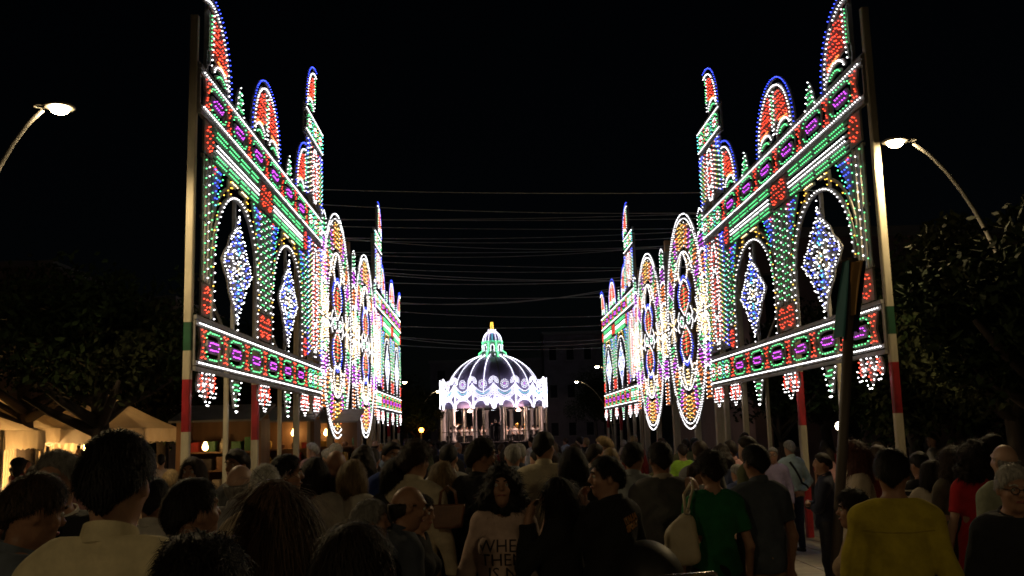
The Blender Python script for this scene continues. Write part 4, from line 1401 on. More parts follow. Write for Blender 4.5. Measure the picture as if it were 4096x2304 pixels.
def build_person(sp, vox):
    """meshes of one figure, 1.75 m tall, facing +y, feet at the origin"""
    f = sp.get('sex') == 'f'
    bw = sp.get('bw', .93 if f else 1.0); bd = sp.get('belly', 0.0)
    arms = sp.get('arms', ('down', 'down')); seated = sp.get('seated', False)
    hy, hp = math.radians(sp.get('hyaw', 0)), math.radians(sp.get('hpitch', 0))
    RH = rotz(-hy) @ rotx(-hp); pv = np.array([0, -.01, 1.50])
    H = lambda x, y, z: pv + RH @ (np.array([x, y, z]) - pv)
    fine = vox <= .0125
    lo, hi = (-.46, -.36, -.02), (.46, .62 if seated else .48, 1.84)
    out = {}
    dz = -.42 if seated else 0.0
    sh = .165 * bw if not f else .150 * bw
    chest = (.158 * bw, .112 + bd * .3, .19)
    def torso(F, e=0.0, k=.05):
        F.ell((0, -.01, 1.295), (chest[0] + e, chest[1] + e, .195), k)
        F.ell((0, .005 + bd * .35, 1.09), (.142 * bw + bd * .5 + e, .105 + bd + e, .19), k)
        F.ell((0, -.012, .95), ((.16 if not f else .168) * bw + e, .118 + e, .14), k)
        for s_ in (-1, 1):
            F.cap((s_ * .04, -.018, 1.425), (s_ * sh, -.015, 1.398), .056 + e, .050 + e, k)
            F.cap((s_ * .025, -.02, 1.492), (s_ * .135, -.02, 1.432), .040 + e, .040 + e, k)
        if f:
            for s_ in (-1, 1):
                F.ell((s_ * .072, .085, 1.255), (.066 + e, .06 + e, .068 + e), .04)
    def arm_pts(s_, i):
        E_, W_2, Dr = ARMS[arms[i]]
        S = np.array([s_ * (sh + .010), -.012, 1.388])
        m = np.array([s_, 1, 1])
        return S, np.array(E_) * m, np.array(W_2) * m, np.array(Dr) * m
    def legs(F, e, k=.03, upto=1.0):
        for s_ in (-1, 1):
            if seated:
                F.cap((s_ * .09, 0, .93), (s_ * .12, .42, .93), .085 + e, .06 + e, k)
                F.cap((s_ * .12, .42, .93), (s_ * .12, .40, .52), .056 + e, .04 + e, k)
            else:
                F.cap((s_ * .088, 0, .92), (s_ * .10, .012, .50), .086 + e, .058 + e, k)
                F.cap((s_ * .10, .012, .50), (s_ * .105, -.02, .09), .056 + e, .040 + e, k)
    def feet(F, e):
        for s_ in (-1, 1):
            if seated: F.cap((s_ * .12, .38, .47), (s_ * .13, .53, .45), .04 + e, .034 + e, .02)
            else: F.cap((s_ * .105, -.035, .042), (s_ * .125, .135, .034), .04 + e, .034 + e, .02)
    # body: one continuous skin surface
    F = Field(lo, hi, vox)
    torso(F, -.012); legs(F, -.006); feet(F, -.006)
    F.cap((0, -.02, 1.40), H(0, -.005, 1.57), .056 if not f else .049, .052 if not f else .046, .04)
    F.ell(H(0, 0.0, 1.645), (.076, .097, .104), .02, RH)
    F.ell(H(0, .032, 1.578), (.054, .062, .062), .035, RH)
    F.ell(H(0, .062, 1.545), (.030, .030, .026), .03, RH)
    if fine or vox <= .017:
        F.ell(H(0, .083, 1.672), (.055, .020, .016), .02, RH)
        F.cap(H(0, .094, 1.655), H(0, .112, 1.618), .010, .0155, .014)
        for s_ in (-1, 1):
            F.ell(H(s_ * .034, .098, 1.647), (.018, .014, .011), 0, RH, sub=True)
            F.ell(H(s_ * .079, -.008, 1.628), (.010, .023, .032), .006, RH)
            F.ell(H(s_ * .045, .066, 1.612), (.022, .022, .022), .02, RH)
        F.ell(H(0, .092, 1.578), (.024, .011, .010), .008, RH)
    for i, s_ in enumerate((-1, 1)):
        S, E_, W2, Dr = arm_pts(s_, i)
        F.cap(S, E_, .046 * (1 if not f else .88), .038 * (1 if not f else .88), .03); F.cap(E_, W2, .038 * (1 if not f else .88), .026, .02)
        Dn = Dr / np.linalg.norm(Dr); pe = W2 + Dn * .085
        up = np.array([0, 0, 1.0]) if abs(Dn[2]) < .8 else np.array([0, 1.0, 0]); u = np.cross(Dn, up); u /= np.linalg.norm(u); vv = np.cross(u, Dn)
        if fine:
            F.cap(W2, pe, .026, .030, .02)
            F.cap(W2 + u * .018 + Dn * .03, pe + u * .022, .017, .016, .015); F.cap(W2 - u * .018 + Dn * .03, pe - u * .022, .017, .016, .015)
            for q, (off, ln) in enumerate(((-.030, .06), (-.010, .075), (.010, .07), (.030, .055))):
                b0 = pe + u * off; k1 = b0 + Dn * ln * .55 - vv * .006; k2 = k1 + Dn * ln * .4 - vv * .024
                F.cap(b0, k1, .0105, .0095, .006); F.cap(k1, k2, .0095, .008, .004)
            F.cap(W2 + Dn * .025 + u * .026 * s_, W2 + Dn * .07 + u * .052 * s_ - vv * .012, .013, .0095, .012)
        else:
            F.cap(W2, pe, .026, .034, .02); F.cap(pe, pe + Dn * .06 - vv * .02, .030, .016, .02)
    if seated: pass
    out['body'] = F
    # top
    tp = sp.get('top', 'shirt'); sl_len = sp.get('sleeve', 'long')
    e = {'tee': .012, 'shirt': .016, 'jacket': .026, 'dress': .012, 'loose': .022}[tp]
    F = Field(lo, hi, vox)
    torso(F, e, .06)
    if tp in ('jacket', 'loose', 'shirt'):
        F.cap((0, -.005, 1.17), (0, 0 + bd * .3, .93 if tp != 'jacket' else .86), (.148 * bw + bd * .5 + e), (.155 * bw + bd * .4 + e), .05, flat=1.36 - bd * 1.6)
    for i, s_ in enumerate((-1, 1)):
        S, E_, W2, Dr = arm_pts(s_, i)
        ae = e * .8 + (.002 if f else .004)
        if sl_len == 'long':
            F.cap(S, E_, .047 + ae, .041 + ae, .035); F.cap(E_, W2 - (W2 - E_) * .04, .041 + ae, .030 + ae, .02)
        elif sl_len == 'half':
            F.cap(S, E_, .047 + ae, .043 + ae, .035)
        elif sl_len == 'short':
            F.cap(S, S + (E_ - S) * .62, .047 + ae, .046 + ae, .035)
    X, Y, Z = F.grid()
    if sl_len == 'short' or sl_len == 'half':
        for i, s_ in enumerate((-1, 1)):
            S, E_, W2, Dr = arm_pts(s_, i); d = (E_ - S); L = np.linalg.norm(d); d /= L; c = S + d * L * (.62 if sl_len == 'short' else .96)
            pl = (X - c[0]) * d[0] + (Y - c[1]) * d[1] + (Z - c[2]) * d[2]
            near = np.sqrt((X - c[0]) ** 2 + (Y - c[1]) ** 2 + (Z - c[2]) ** 2) - .11
            F.clip(np.minimum(pl, -near))
    if fine or vox < .017:      # folds
        sd_ = sp.get('seed', 1) * 1.7
        F.D += (.0065 * np.sin(26 * X + 5 * np.sin(4.5 * Z + sd_) + sd_) * np.clip((1.34 - Z) * 4, 0, 1) + .0028 * np.sin(17 * Z + 9 * X + 6 * Y + sd_) * np.clip((1.42 - Z) * 3, 0, 1)
                + .0042 * np.sin(31 * (X * .6 + Z * .8) + sd_ * 2 + 3 * np.sin(8 * X))).astype(np.float32) * (1.0 if tp != 'tee' else .7)
    hem = {'tee': .90, 'shirt': .97 if sp.get('tuck') else .86, 'jacket': .78, 'dress': .55, 'loose': .84}[tp]
    if tp == 'dress':
        F.cap((0, 0, .95), (0, 0, .5), .165 * bw + e, .23, .05, flat=1.25)
    F.clip(hem - Z + 0 * X + 0 * Y)
    neck = {'tee': .075, 'shirt': .066, 'jacket': .07, 'dress': .09, 'loose': .095}[tp]
    F.cap((0, -.012, 1.485), (0, -.005, 1.64), neck, neck + .04, 0, sub=True)
    F.clip(Z - (1.500 - .22 * np.clip(Y, -.05, .2)) + 0 * X)
    out['top'] = F
    # lower half
    F = Field((-.36, -.30, -.02), (.36, .62 if seated else .34, 1.06), max(vox, .012))
    if sp.get('lower') == 'skirt':
        F.cap((0, 0, .96), (0, 0, .5), .15 * bw, .21, 0, flat=1.2); X, Y, Z = F.grid(); F.clip(.48 - Z + 0 * X + 0 * Y)
    elif tp != 'dress':
        F.ell((0, -.012, .95), (.172 * bw, .13, .13), .03)
        legs(F, .014, .03); X, Y, Z = F.grid()
        F.clip((.47 if seated else .07) - Z + 0 * X + 0 * Y)
    X, Y, Z = F.grid(); F.clip(Z - 1.0 + 0 * X + 0 * Y)
    if tp != 'dress': out['lower'] = F
    F = Field((-.22, -.12, -.02), (.22, .62, .56 if seated else .16), max(vox, .012))
    feet(F, .008); X, Y, Z = F.grid()
    if not seated:
        F.clip(Z - .095 + 0 * X + 0 * Y); F.clip(.004 - Z + 0 * X + 0 * Y)
    out['shoes'] = F
    # hair
    hs = sp.get('hair', 'short')
    if hs != 'bald':
        F = Field((-.28, -.30, 1.05), (.28, .26, 1.90), vox if fine else vox * .9)
        ee = {'short': .011, 'buzz': .006, 'rim': .007, 'bob': .018, 'long': .014, 'curly': .036, 'wavy': .020, 'pony': .010, 'fluffy': .022}[hs]
        F.ell(H(0, -.004, 1.648), (.076 + ee, .097 + ee, .104 + ee), .02, RH)
        F.ell(H(0, -.040, 1.615), (.066 + ee, .060 + ee, .080 + ee * .5), .03, RH)
        if hs in ('short', 'fluffy', 'pony'): F.ell(H(0, .012, 1.69), (.070 + ee, .082 + ee, .068 + ee), .03, RH)
        if hs in ('bob', 'curly', 'wavy', 'long'):
            for s_ in (-1, 1): F.ell(H(s_ * .045, -.02, 1.575), (.062 + ee * .6, .078 + ee * .5, .10 + ee), .04, RH)
        if hs in ('long', 'wavy'):
            F.ell(H(0, -.055, 1.45), (.125, .070, .21 if hs == 'wavy' else .25), .05, RH)
            for s_ in (-1, 1): F.ell(H(s_ * .085, -.005, 1.46), (.045, .06, .18), .04, RH)
        if hs == 'curly':
            for s_ in (-1, 1): F.ell(H(s_ * .085, -.03, 1.53), (.075, .085, .12), .05, RH)
        if hs == 'pony':
            F.cap(H(0, -.115, 1.67), H(0, -.15, 1.48), .035, .02, .03)
        X, Y, Z = F.grid()
        x, y, z = X - pv[0], Y - pv[1], Z - pv[2]
        xl = RH[0, 0] * x + RH[1, 0] * y + RH[2, 0] * z; yl = RH[0, 1] * x + RH[1, 1] * y + RH[2, 1] * z + pv[1]; zl = RH[0, 2] * x + RH[1, 2] * y + RH[2, 2] * z + pv[2]
        amp = {'curly': .016, 'wavy': .008, 'fluffy': .008, 'long': .004}.get(hs, .0035)
        fq = {'curly': 62, 'fluffy': 70}.get(hs, 85)
        sd_ = sp.get('seed', 1)
        if hs == 'long':
            F.D += (amp * np.sin(130 * np.arctan2(xl, -yl + .15) * .5 + 3 * np.sin(7 * zl + sd_)) + .003 * np.sin(60 * xl + sd_)).astype(np.float32)
        else:
            F.D += (amp * np.sin(fq * xl + sd_ + 2 * np.sin(20 * zl)) * np.sin(fq * .9 * yl + sd_ * 2) * np.cos(fq * .8 * zl + 1.5 * np.sin(25 * xl)) + amp * .6 * np.sin(33 * zl + 21 * xl + sd_)).astype(np.float32)
        if hs in ('short', 'buzz', 'pony', 'fluffy'):
            cut = -(-.17 * (yl + .062) + .145 * (zl - 1.538)) / .2235
            cut = np.maximum(cut, -(zl - 1.560 - .9 * np.abs(xl)))
            F.clip(cut)
            for s_ in (-1, 1): F.ell(H(s_ * .090, .004, 1.612), (.032, .034, .046), 0, RH, sub=True)
        elif hs == 'rim':
            F.clip(-(-.17 * (yl + .062) + .145 * (zl - 1.545)) / .2235)
            F.clip((-.25 * yl + .97 * (zl - 1.655)))
        else:
            fr = {'bob': 1.715, 'long': 1.725, 'curly': 1.705, 'wavy': 1.715}[hs]
            k0 = np.sqrt((xl / .066) ** 2 + ((yl - .15) / .115) ** 2 + ((zl - fr + .14) / .155) ** 2)
            F.clip((1 - k0) * .07)
        out['hair'] = F
    res = {k: v.mesh(k) for k, v in out.items()}
    if fine and 'hair' in res and sp.get('strands', True):
        add_strands(res['hair'], hs, sp.get('seed', 1), vox, RH, pv)
    extra = {}
    def ring_mesh(name, r, z0, z1, tilt, th, flare=0.0, gap=0.0):
        m = MB(); N = 64; vs = []; fs = []
        angs = np.linspace(math.pi / 2 + gap, math.pi / 2 + 2 * math.pi - gap, N + 1)
        for a in angs:
            c, s_ = math.cos(a), math.sin(a)
            for rr, z in ((r + .004, z0), (r, z1), (r + th * .7, z1 + .002), (r + .013 + flare, z0 + .008), (r + .010 + flare, z0 + .003)):
                vs.append((rr * c, rr * s_ * 1.04 - .016, z - tilt * s_))
        for i in range(N):
            for j in range(5):
                A, B = i * 5 + j, i * 5 + (j + 1) % 5
                fs.append((A, B, B + 5, A + 5))
        m.v, m.f, m.m = vs, fs, [0] * len(fs); m.mats = [WHITEWOOD]
        return m.mesh(name, 1, False)
    if tp == 'shirt' and sp.get('collar', True): extra['collar'] = ring_mesh('collar', .063 if not f else .056, 1.468, 1.524, .026, .006, .004, .12)
    if tp == 'jacket': extra['collar'] = ring_mesh('collar', .066, 1.468, 1.512, .026, .012, .008, .4)
    res['_extra'] = extra; res['_H'] = H
    return res

def hexcol(c): return '_'.join('%02d' % int(round(v * 99)) for v in c)
def cloth(c): return surf('cloth_' + hexcol(c), c, .85, .18, 14, .55, 24, sheen=.05, spec=.2)
def skin(c): return surf('skin_' + hexcol(c), c, .48, .12, 22, .08, 90, spec=.35)
def hairm(c): return surf('hair_' + hexcol(c), c, .6, .5, 60, .5, 110, (1, 1, .18), spec=.25)
SK = {'a': (.46, .27, .19), 'b': (.40, .22, .15), 'c': (.50, .31, .23), 'd': (.34, .18, .115)}
HC = {'black': (.012, .010, .010), 'brown': (.045, .026, .016), 'dark': (.022, .015, .012), 'grey': (.26, .25, .24), 'white': (.52, .50, .46), 'blond': (.26, .18, .09), 'red': (.11, .035, .018), 'lbrown': (.085, .05, .028)}
PROTO = {}
def eye_meshes(res, sp):
    H = res['_H']; ex = res['_extra']
    m = MB()
    for s_ in (-1, 1):
        c = H(s_ * .034, .086, 1.646)
        m.lathe([(.001, -.0115), (.008, -.008), (.0115, 0), (.008, .008), (.001, .0115)], MATS['eye_white'], c, 10)
        c2 = H(s_ * .034, .0955, 1.646); m.lathe([(.001, -.0045), (.0045, 0), (.001, .0045)], MATS['eye_dark'], c2, 8)
    ex['eyes'] = m.mesh('eyes', 1, True)
    m = MB()
    for s_ in (-1, 1):
        m.tube([H(s_ * .015, .103, 1.668), H(s_ * .035, .102, 1.676), H(s_ * .056, .088, 1.668)], .0045, hairm(HC[sp.get('hc', 'dark')] if sp.get('hair') != 'bald' else HC['dark']), 6)
    ex['eyebrows'] = m.mesh('eyebrows', 1, True)
    m = MB(); m.tube([H(-.024, .094, 1.578), H(-.008, .105, 1.582), H(0, .1065, 1.579), H(.008, .105, 1.582), H(.024, .094, 1.578)], .006, MATS['lip'], 6)
    ex['lips'] = m.mesh('lips', 1, True)
surf('eye_white', (.6, .58, .55), .2, .05, 5); surf('eye_dark', (.02, .012, .01), .15, .05, 5); surf('lip', (.30, .09, .08), .4, .1, 20)
GLASS_FRAME = surf('black_spectacle_frame', (.02, .02, .02), .3, .1, 5)
def glasses(res):
    H = res['_H']; m = MB()
    for s_ in (-1, 1):
        m.tube([H(s_ * .034 + .024 * math.cos(a), .112, 1.643 + .018 * math.sin(a)) for a in np.linspace(0, 2 * math.pi, 14)], .0028, GLASS_FRAME, 5)
        m.tube([H(s_ * .058, .110, 1.648), H(s_ * .082, .06, 1.65), H(s_ * .086, -.01, 1.645)], .0024, GLASS_FRAME, 5)
    m.tube([H(-.011, .112, 1.647), H(.011, .112, 1.647)], .0028, GLASS_FRAME, 5)
    res['_extra']['glasses'] = m.mesh('glasses', 1, True)

def person(x, y, height, yaw, sp, label, group=None, z=0.0, vox=None, key=None):
    """yaw 0 faces away from the viewer, 180 faces the viewer, 90 faces the tents"""
    d = max(1.2, y)
    vox = vox or (.0095 if d < 3.4 else 0.0115 if d < 8.4 else .015 if d < 11 else .021)
    if key and key in PROTO:
        res = PROTO[key]
    else:
        res = build_person(sp, vox)
        if sp.get('face') or 100 < abs(yaw + sp.get('hyaw', 0)) < 260:
            if d < 16: eye_meshes(res, sp)
        if sp.get('glasses'): glasses(res)
        if key: PROTO[key] = res
    r = empty('person', (x, y, z), math.radians(yaw), category='person', label=label)
    if group: r['group'] = group
    k = height / 1.765
    r.scale = (k, k, k)
    names = {'body': 'body', 'top': {'shirt': 'shirt', 'tee': 'tee_shirt', 'jacket': 'jacket', 'dress': 'dress', 'loose': 'blouse'}[sp.get('top', 'shirt')], 'lower': 'skirt' if sp.get('lower') == 'skirt' else 'trousers', 'shoes': 'shoes', 'hair': 'hair'}
    mats = {'body': skin(SK[sp.get('sk', 'a')]), 'top': cloth(sp.get('tc', (.3, .3, .3))), 'lower': cloth(sp.get('lc', (.04, .04, .05))), 'shoes': cloth((.03, .025, .02)), 'hair': hairm(HC[sp.get('hc', 'dark')])}
    objs = {}
    for kx in ('body', 'top', 'lower', 'shoes', 'hair'):
        if kx not in res or len(res[kx].polygons) == 0: continue
        me = res[kx]
        if not me.materials: me.materials.append(mats[kx])
        o = mesh_obj(names[kx], me, r)
        o.material_slots[0].link = 'OBJECT'; o.material_slots[0].material = mats[kx]
        objs[kx] = o
    for kx, me in res['_extra'].items():
        o = mesh_obj(kx, me, r)
        if kx == 'collar':
            o.material_slots[0].link = 'OBJECT'; o.material_slots[0].material = cloth(sp.get('cc', sp.get('tc', (.3, .3, .3))))
    return r, objs

def put(px, ytop, Y, yaw, sp, label, group=None, key=None, dz=0.0):
    Y = Y * 1.15 if 2.8 < Y < 7.2 else Y
    p = at(px, ytop, Y)
    return person(p.x, Y, max(1.35, min(1.98, p.z + dz)), yaw, sp, label, group, key=key)

WH, CRM, BLK, NVY, GRY, TAN = (.72, .69, .62), (.66, .58, .42), (.018, .018, .02), (.03, .04, .09), (.22, .22, .23), (.32, .24, .14)
# ------------------------------------------------------------------ people near the viewpoint
def S(**k): return k
def text_on(person_root, target, lines, size, cx, ztop, dz, side, mat, name, tilt=0.0, bold=0.0):
    """lettering pressed onto the cloth; side +1 = chest, -1 = back"""
    me0 = target.data
    bvh = BVHTree.FromPolygons([v.co.copy() for v in me0.vertices], [tuple(p.vertices) for p in me0.polygons])
    for i, t in enumerate(lines):
        cu = bpy.data.curves.new('lettering', 'FONT'); cu.body = t; cu.size = size; cu.align_x = 'CENTER'; cu.offset = bold; cu.resolution_u = 2
        to = bpy.data.objects.new('lettering_tmp', cu); COL.objects.link(to)
        dg = bpy.context.evaluated_depsgraph_get(); m = bpy.data.meshes.new_from_object(to.evaluated_get(dg))
        bpy.data.objects.remove(to)
        bm = bmesh.new(); bm.from_mesh(m)
        bmesh.ops.triangulate(bm, faces=bm.faces[:])
        bmesh.ops.subdivide_edges(bm, edges=[e for e in bm.edges if e.calc_length() > .02], cuts=1)
        ct, st = math.cos(tilt), math.sin(tilt)
        for v in bm.verts:
            x0, z0 = v.co.x, v.co.y - i * dz
            u, z = x0 * ct - z0 * st, x0 * st + z0 * ct
            x = cx - u * side
            h = bvh.ray_cast(Vector((x, side * .6, ztop + z)), Vector((0, -side, 0)))
            y = h[0].y if h[0] else side * .12
            v.co = Vector((x, y + side * .0035, ztop + z))
        bm.to_mesh(m); bm.free(); m.materials.clear(); m.materials.append(mat)
        mesh_obj(name, m, person_root)

wm, wmo = put(293, 1093, 2.79, 0, S(tc=(.76, .66, .42), hair='short', hc='black', arms=('down', 'down'), seed=3, bw=1.03, tuck=False), 'man in cream-white collared shirt seen from behind, large at the tent side')
put(60, 1190, 3.0, -60, S(tc=(.16, .19, .24), hair='short', hc='brown', sk='d', bw=1.05, hpitch=14, hyaw=-15, face=True), 'brown-haired man in grey-blue shirt bending his head, at the picture corner below the tents')
suit, so = put(150, 1136, 3.9, 172, S(top='jacket', tc=BLK, cc=WH, hair='short', hc='grey', sk='b', face=True, hyaw=0), 'man in black suit, white collar and grey tie facing the viewer')
put(490, 1206, 3.3, -20, S(sex='f', top='shirt', tc=(.42, .38, .33), hair='short', hc='black', sk='b', hyaw=25, hpitch=-6), 'person with short black hair and bare reddish neck beside the white-shirted man')
lw, lwo = put(692, 1204, 2.95, 25, S(sex='f', top='tee', sleeve='none', tc=BLK, hair='long', hc='lbrown', sk='b', hyaw=-30), 'woman with long straight brown hair seen from behind')
put(505, 1362, 2.25, 0, S(sex='f', top='tee', tc=BLK, hair='fluffy', hc='black', seed=5), 'person with round black hair low at the bottom edge beside the long-haired woman')
put(845, 1128, 6.6, 0, S(tc=BLK, hair='bald', sk='d', bw=1.12, belly=.03, top='shirt', sleeve='short'), 'broad bald man in black polo shirt seen from behind')
put(604, 1163, 5.1, -8, S(tc=(.34, .34, .36), hair='rim', hc='grey', sk='c', bw=1.0), 'balding man in light grey shirt behind the long-haired woman')
put(668, 1162, 4.7, 10, S(tc=(.45, .36, .26), hair='buzz', hc='white', sk='c'), 'man with cropped white hair just behind the long-haired woman')
put(718, 1145, 5.7, -55, S(tc=(.50, .36, .22), hair='short', hc='black', sk='d', hyaw=20, face=True), 'dark-haired man in beige shirt turned towards the bandstand, beside the white-haired head')
put(792, 1150, 7.3, 8, S(sex='f', top='loose', tc=WH, hair='bob', hc='dark', sleeve='half'), 'dark-haired woman in white blouse left of the broad bald man')
put(888, 1156, 7.4, -15, S(sex='f', top='loose', tc=(.60, .57, .50), hair='bob', hc='blond', sleeve='half'), 'fair-haired woman in cream blouse right of the broad bald man')
put(1042, 1114, 6.2, -22, S(top='shirt', tc=CRM, hair='fluffy', hc='brown', hyaw=15, bw=1.0, seed=8, lc=TAN), 'man with tousled brown hair in cream shirt seen from behind')
put(1008, 1213, 4.5, -62, S(tc=(.05, .06, .08), hair='rim', hc='dark', sk='d', hpitch=16, hyaw=10, face=True), 'bald man with bowed head in profile in front of the cream-shirted man')
put(1048, 1244, 5.4, -105, S(sex='f', top='dress', tc=(.022, .024, .03), hair='short', hc='dark', sk='b', sleeve='none', hpitch=8, face=True), 'short-haired woman in dark top with pale bag strap, facing the bandstand side')
put(928, 1258, 4.4, -50, S(tc=(.03, .03, .035), hair='short', hc='grey', sk='b', hyaw=25), 'grey-haired person in dark clothes left of the bowed bald man')
put(893, 1318, 2.75, -40, S(sex='f', top='tee', tc=(.03, .028, .03), hair='bob', hc='dark', sk='b', hyaw=20, seed=9), 'person with large dark round hair at the bottom edge beside the long-haired woman')
put(1207, 1103, 6.3, -28, S(top='jacket', tc=(.022, .023, .03), hair='short', hc='dark', sk='d', hyaw=42, glasses=True, face=True, arms=('down', 'chin')), 'tall man in dark jacket and glasses with hand raised to his chin')
wt, wo = put(1262, 1176, 5.3, 176, S(sex='f', top='loose', tc=(.55, .40, .34), hair='curly', hc='black', sk='b', sleeve='long', arms=('front', 'down'), hpitch=-6, face=True, lc=NVY), 'woman with black curly hair in lettered pale T-shirt facing the viewer')
text_on(wt, wo['top'], ['WHER', 'THEN', 'IS N', 'EAST'], .112, .0, 1.24, .088, 1, surf('dark_lettering', (.03, .02, .02), .8, .2, 9), 'lettering')
put(1365, 1087, 8.6, 0, S(tc=CRM, hair='short', hc='black', sk='b', lc=TAN, hyaw=28, bw=1.0, seed=2, sleeve='short'), 'tall man in cream shirt and tan trousers seen from behind')
put(1402, 1199, 5.2, 68, S(sex='f', top='jacket', tc=BLK, hair='long', hc='black', sk='b', hyaw=-12, arms=('mouth', 'down'), face=True), 'black-haired woman in black in profile holding a snack to her mouth')
gm, go = put(1527, 1149, 5.2, 42, S(top='jacket', tc=(.016, .018, .022), hair='short', hc='black', sk='b', hyaw=-48, arms=('chin', 'down'), face=True, bw=1.04), 'man in black jacket with gold print, hand at his chin, in profile')
text_on(gm, go['top'], ['ITALIA', 'SPORT'], .050, .05, 1.37, .046, -1, surf('gold_print', (.42, .20, .05), .5, .3, 30), 'gold_lettering', .22, .004)
put(1441, 1124, 7.6, -12, S(sex='f', top='tee', tc=BLK, hair='bob', hc='black', sk='b', sleeve='none'), 'woman with black bob and bare neck in black top, seen from behind')
put(1590, 1114, 8.2, -20, S(tc=(.30, .33, .35), hair='short', hc='dark', sk='d', hyaw=12), 'man in grey shirt behind the black jacket with gold print')
put(1660, 1113, 7.4, 5, S(top='jacket', tc=(.13, .125, .125), cc=(.45, .38, .3), hair='short', hc='dark', sk='d', bw=1.05), 'man in dark grey jacket with pale collar seen from behind')
gw, gwo = put(1787, 1139, 5.9, 6, S(sex='f', top='tee', tc=(.015, .14, .045), hair='fluffy', hc='dark', sk='b', sleeve='short', bw=1.05, lc=BLK), 'woman with short dark hair in green T-shirt carrying a cream shoulder bag')
put(1731, 1194, 6.4, -30, S(tc=(.2, .15, .12), hair='rim', hc='grey', sk='c', hpitch=10), 'bald head of a man just before the green T-shirt')
put(1899, 1119, 6.1, 14, S(tc=(.075, .09, .115), hair='short', hc='black', sk='d', lc=(.33, .22, .10), sleeve='short', belly=.01, arms=('front', 'down'), seed=6), 'man in dark blue polo shirt and tan trousers seen from behind')
mb_, mbo = put(1985, 1108, 14.6, 18, S(tc=(.42, .56, .60), hair='short', hc='grey', sk='b', arms=('behind', 'behind'), lc=NVY, tuck=True), 'grey-haired man in light blue shirt with dark strap at the striped post')
put(1943, 1126, 14.2, 160, S(tc=(.30, .26, .42), hair='short', hc='grey', sk='b', glasses=True, face=True, lc=(.05, .05, .06)), 'grey-haired man in lilac shirt facing the viewer near the striped post')
put(1853, 1168, 11.5, 25, S(tc=(.16, .20, .40), hair='short', hc='grey', sk='b', arms=('hip', 'hip')), 'man in blue shirt with arms akimbo between the two posts')
put(1716, 1117, 15.0, 0, S(sex='f', top='tee', tc=(.30, .55, .06), hair='short', hc='dark', sk='b'), 'person in bright lime green top beside a cream post')
put(1757, 1116, 14.0, 40, S(tc=(.03, .03, .04), hair='bald', sk='c'), 'bald person in dark clothes right of the lime green top')
put(1836, 1108, 13.0, 30, S(tc=(.50, .28, .27), hair='short', hc='dark', sk='b', arms=('fold', 'fold')), 'person in pink shirt beyond the post, behind the blue polo shirt')
put(1814, 1120, 12.0, -20, S(tc=(.2, .25, .4), hair='curly', hc='dark', sex='f', top='tee'), 'dark curly head between green T-shirt woman and the post')
put(2146, 1238, 5.0, 60, S(sex='f', top='shirt', tc=(.50, .36, .25), hair='fluffy', hc='dark', sk='b', hyaw=-10, face=True, arms=('front', 'down')), 'woman with short dark hair in peach blouse below the banner pole')
yb, ybo = put(2238, 1131, 4.5, -14, S(tc=(.50, .40, .035), hair='short', hc='black', sk='d', bw=1.04, collar=False, seed=4, hyaw=10, arms=('front', 'down')), 'man in mustard yellow shirt seen from behind below the banner')
put(2146, 1108, 6.9, 75, S(sex='f', top='loose', tc=(.55, .46, .36), hair='wavy', hc='red', sk='c', face=True), 'red-haired woman in profile right behind the banner pole')
put(2068, 1140, 10.5, 70, S(tc=(.04, .045, .08), hair='short', hc='dark', sk='b', arms=('fold', 'fold')), 'man in navy with folded arms left of the banner pole')
st_, sto = put(2312, 1137, 8.6, 10, S(top='tee', tc=(.03, .03, .035), hair='short', hc='black', sk='d'), 'man in black and white striped T-shirt behind the yellow shirt')
put(2342, 1157, 7.1, -25, S(sex='f', top='loose', tc=(.48, .42, .34), hair='bob', hc='dark', sleeve='short', arms=('front', 'front')), 'woman in beige blouse beside the mustard shirt')
put(2392, 1122, 6.9, 12, S(sex='f', top='dress', tc=(.16, .14, .11), hair='wavy', hc='brown', sleeve='short'), 'woman with long brown hair in patterned dark dress')
put(2443, 1115, 6.6, 5, S(sex='f', top='dress', tc=(.48, .022, .03), hair='curly', hc='dark', sleeve='short'), 'woman with dark hair in red dress')
put(2524, 1113, 5.8, 8, S(tc=(.32, .34, .25), hair='rim', hc='grey', sk='c', bw=1.02), 'bald man in pale olive shirt at the outer edge')
put(2540, 1170, 4.4, 174, S(top='jacket', tc=(.02, .022, .026), hair='short', hc='white', sk='b', glasses=True, face=True, hpitch=6), 'white-haired man with glasses and dark jacket facing the viewer')
put(2495, 1094, 7.6, -20, S(tc=(.05, .05, .055), hair='short', hc='dark', sk='d'), 'tall dark-haired man behind the bald man in olive')
put(485, 1150, 8.2, 175, S(sex='f', top='tee', tc=(.10, .12, .08), hair='bob', hc='brown', sk='b', face=True), 'woman facing the viewer at the foot of the thick cream post')
put(597, 1134, 8.6, 150, S(tc=(.04, .04, .05), hair='fluffy', hc='dark', sk='d', face=True), 'dark curly-haired man facing sideways behind the light grey shirt')
put(985, 1112, 9.0, -150, S(tc=(.025, .05, .22), hair='short', hc='dark', sk='b', face=True), 'man in royal blue shirt looking back over the crowd')
put(935, 1128, 10.5, 0, S(tc=(.09, .09, .08), hair='short', hc='dark', sk='b'), 'short-haired man in olive grey shirt left of the royal blue shirt')
put(915, 1120, 9.2, -30, S(sex='f', top='tee', tc=(.02, .03, .09), hair='wavy', hc='dark', sk='d'), 'dark-haired woman in navy behind the fair-haired woman')
put(995, 1150, 7.2, 0, S(sex='f', top='tee', tc=(.03, .035, .035), hair='bob', hc='black'), 'black-haired woman left of the tousled brown hair')
put(1112, 1160, 6.4, 15, S(sex='f', top='jacket', tc=(.025, .03, .04), hair='bob', hc='blond', sk='c'), 'fair short-haired woman with a large brown handbag')
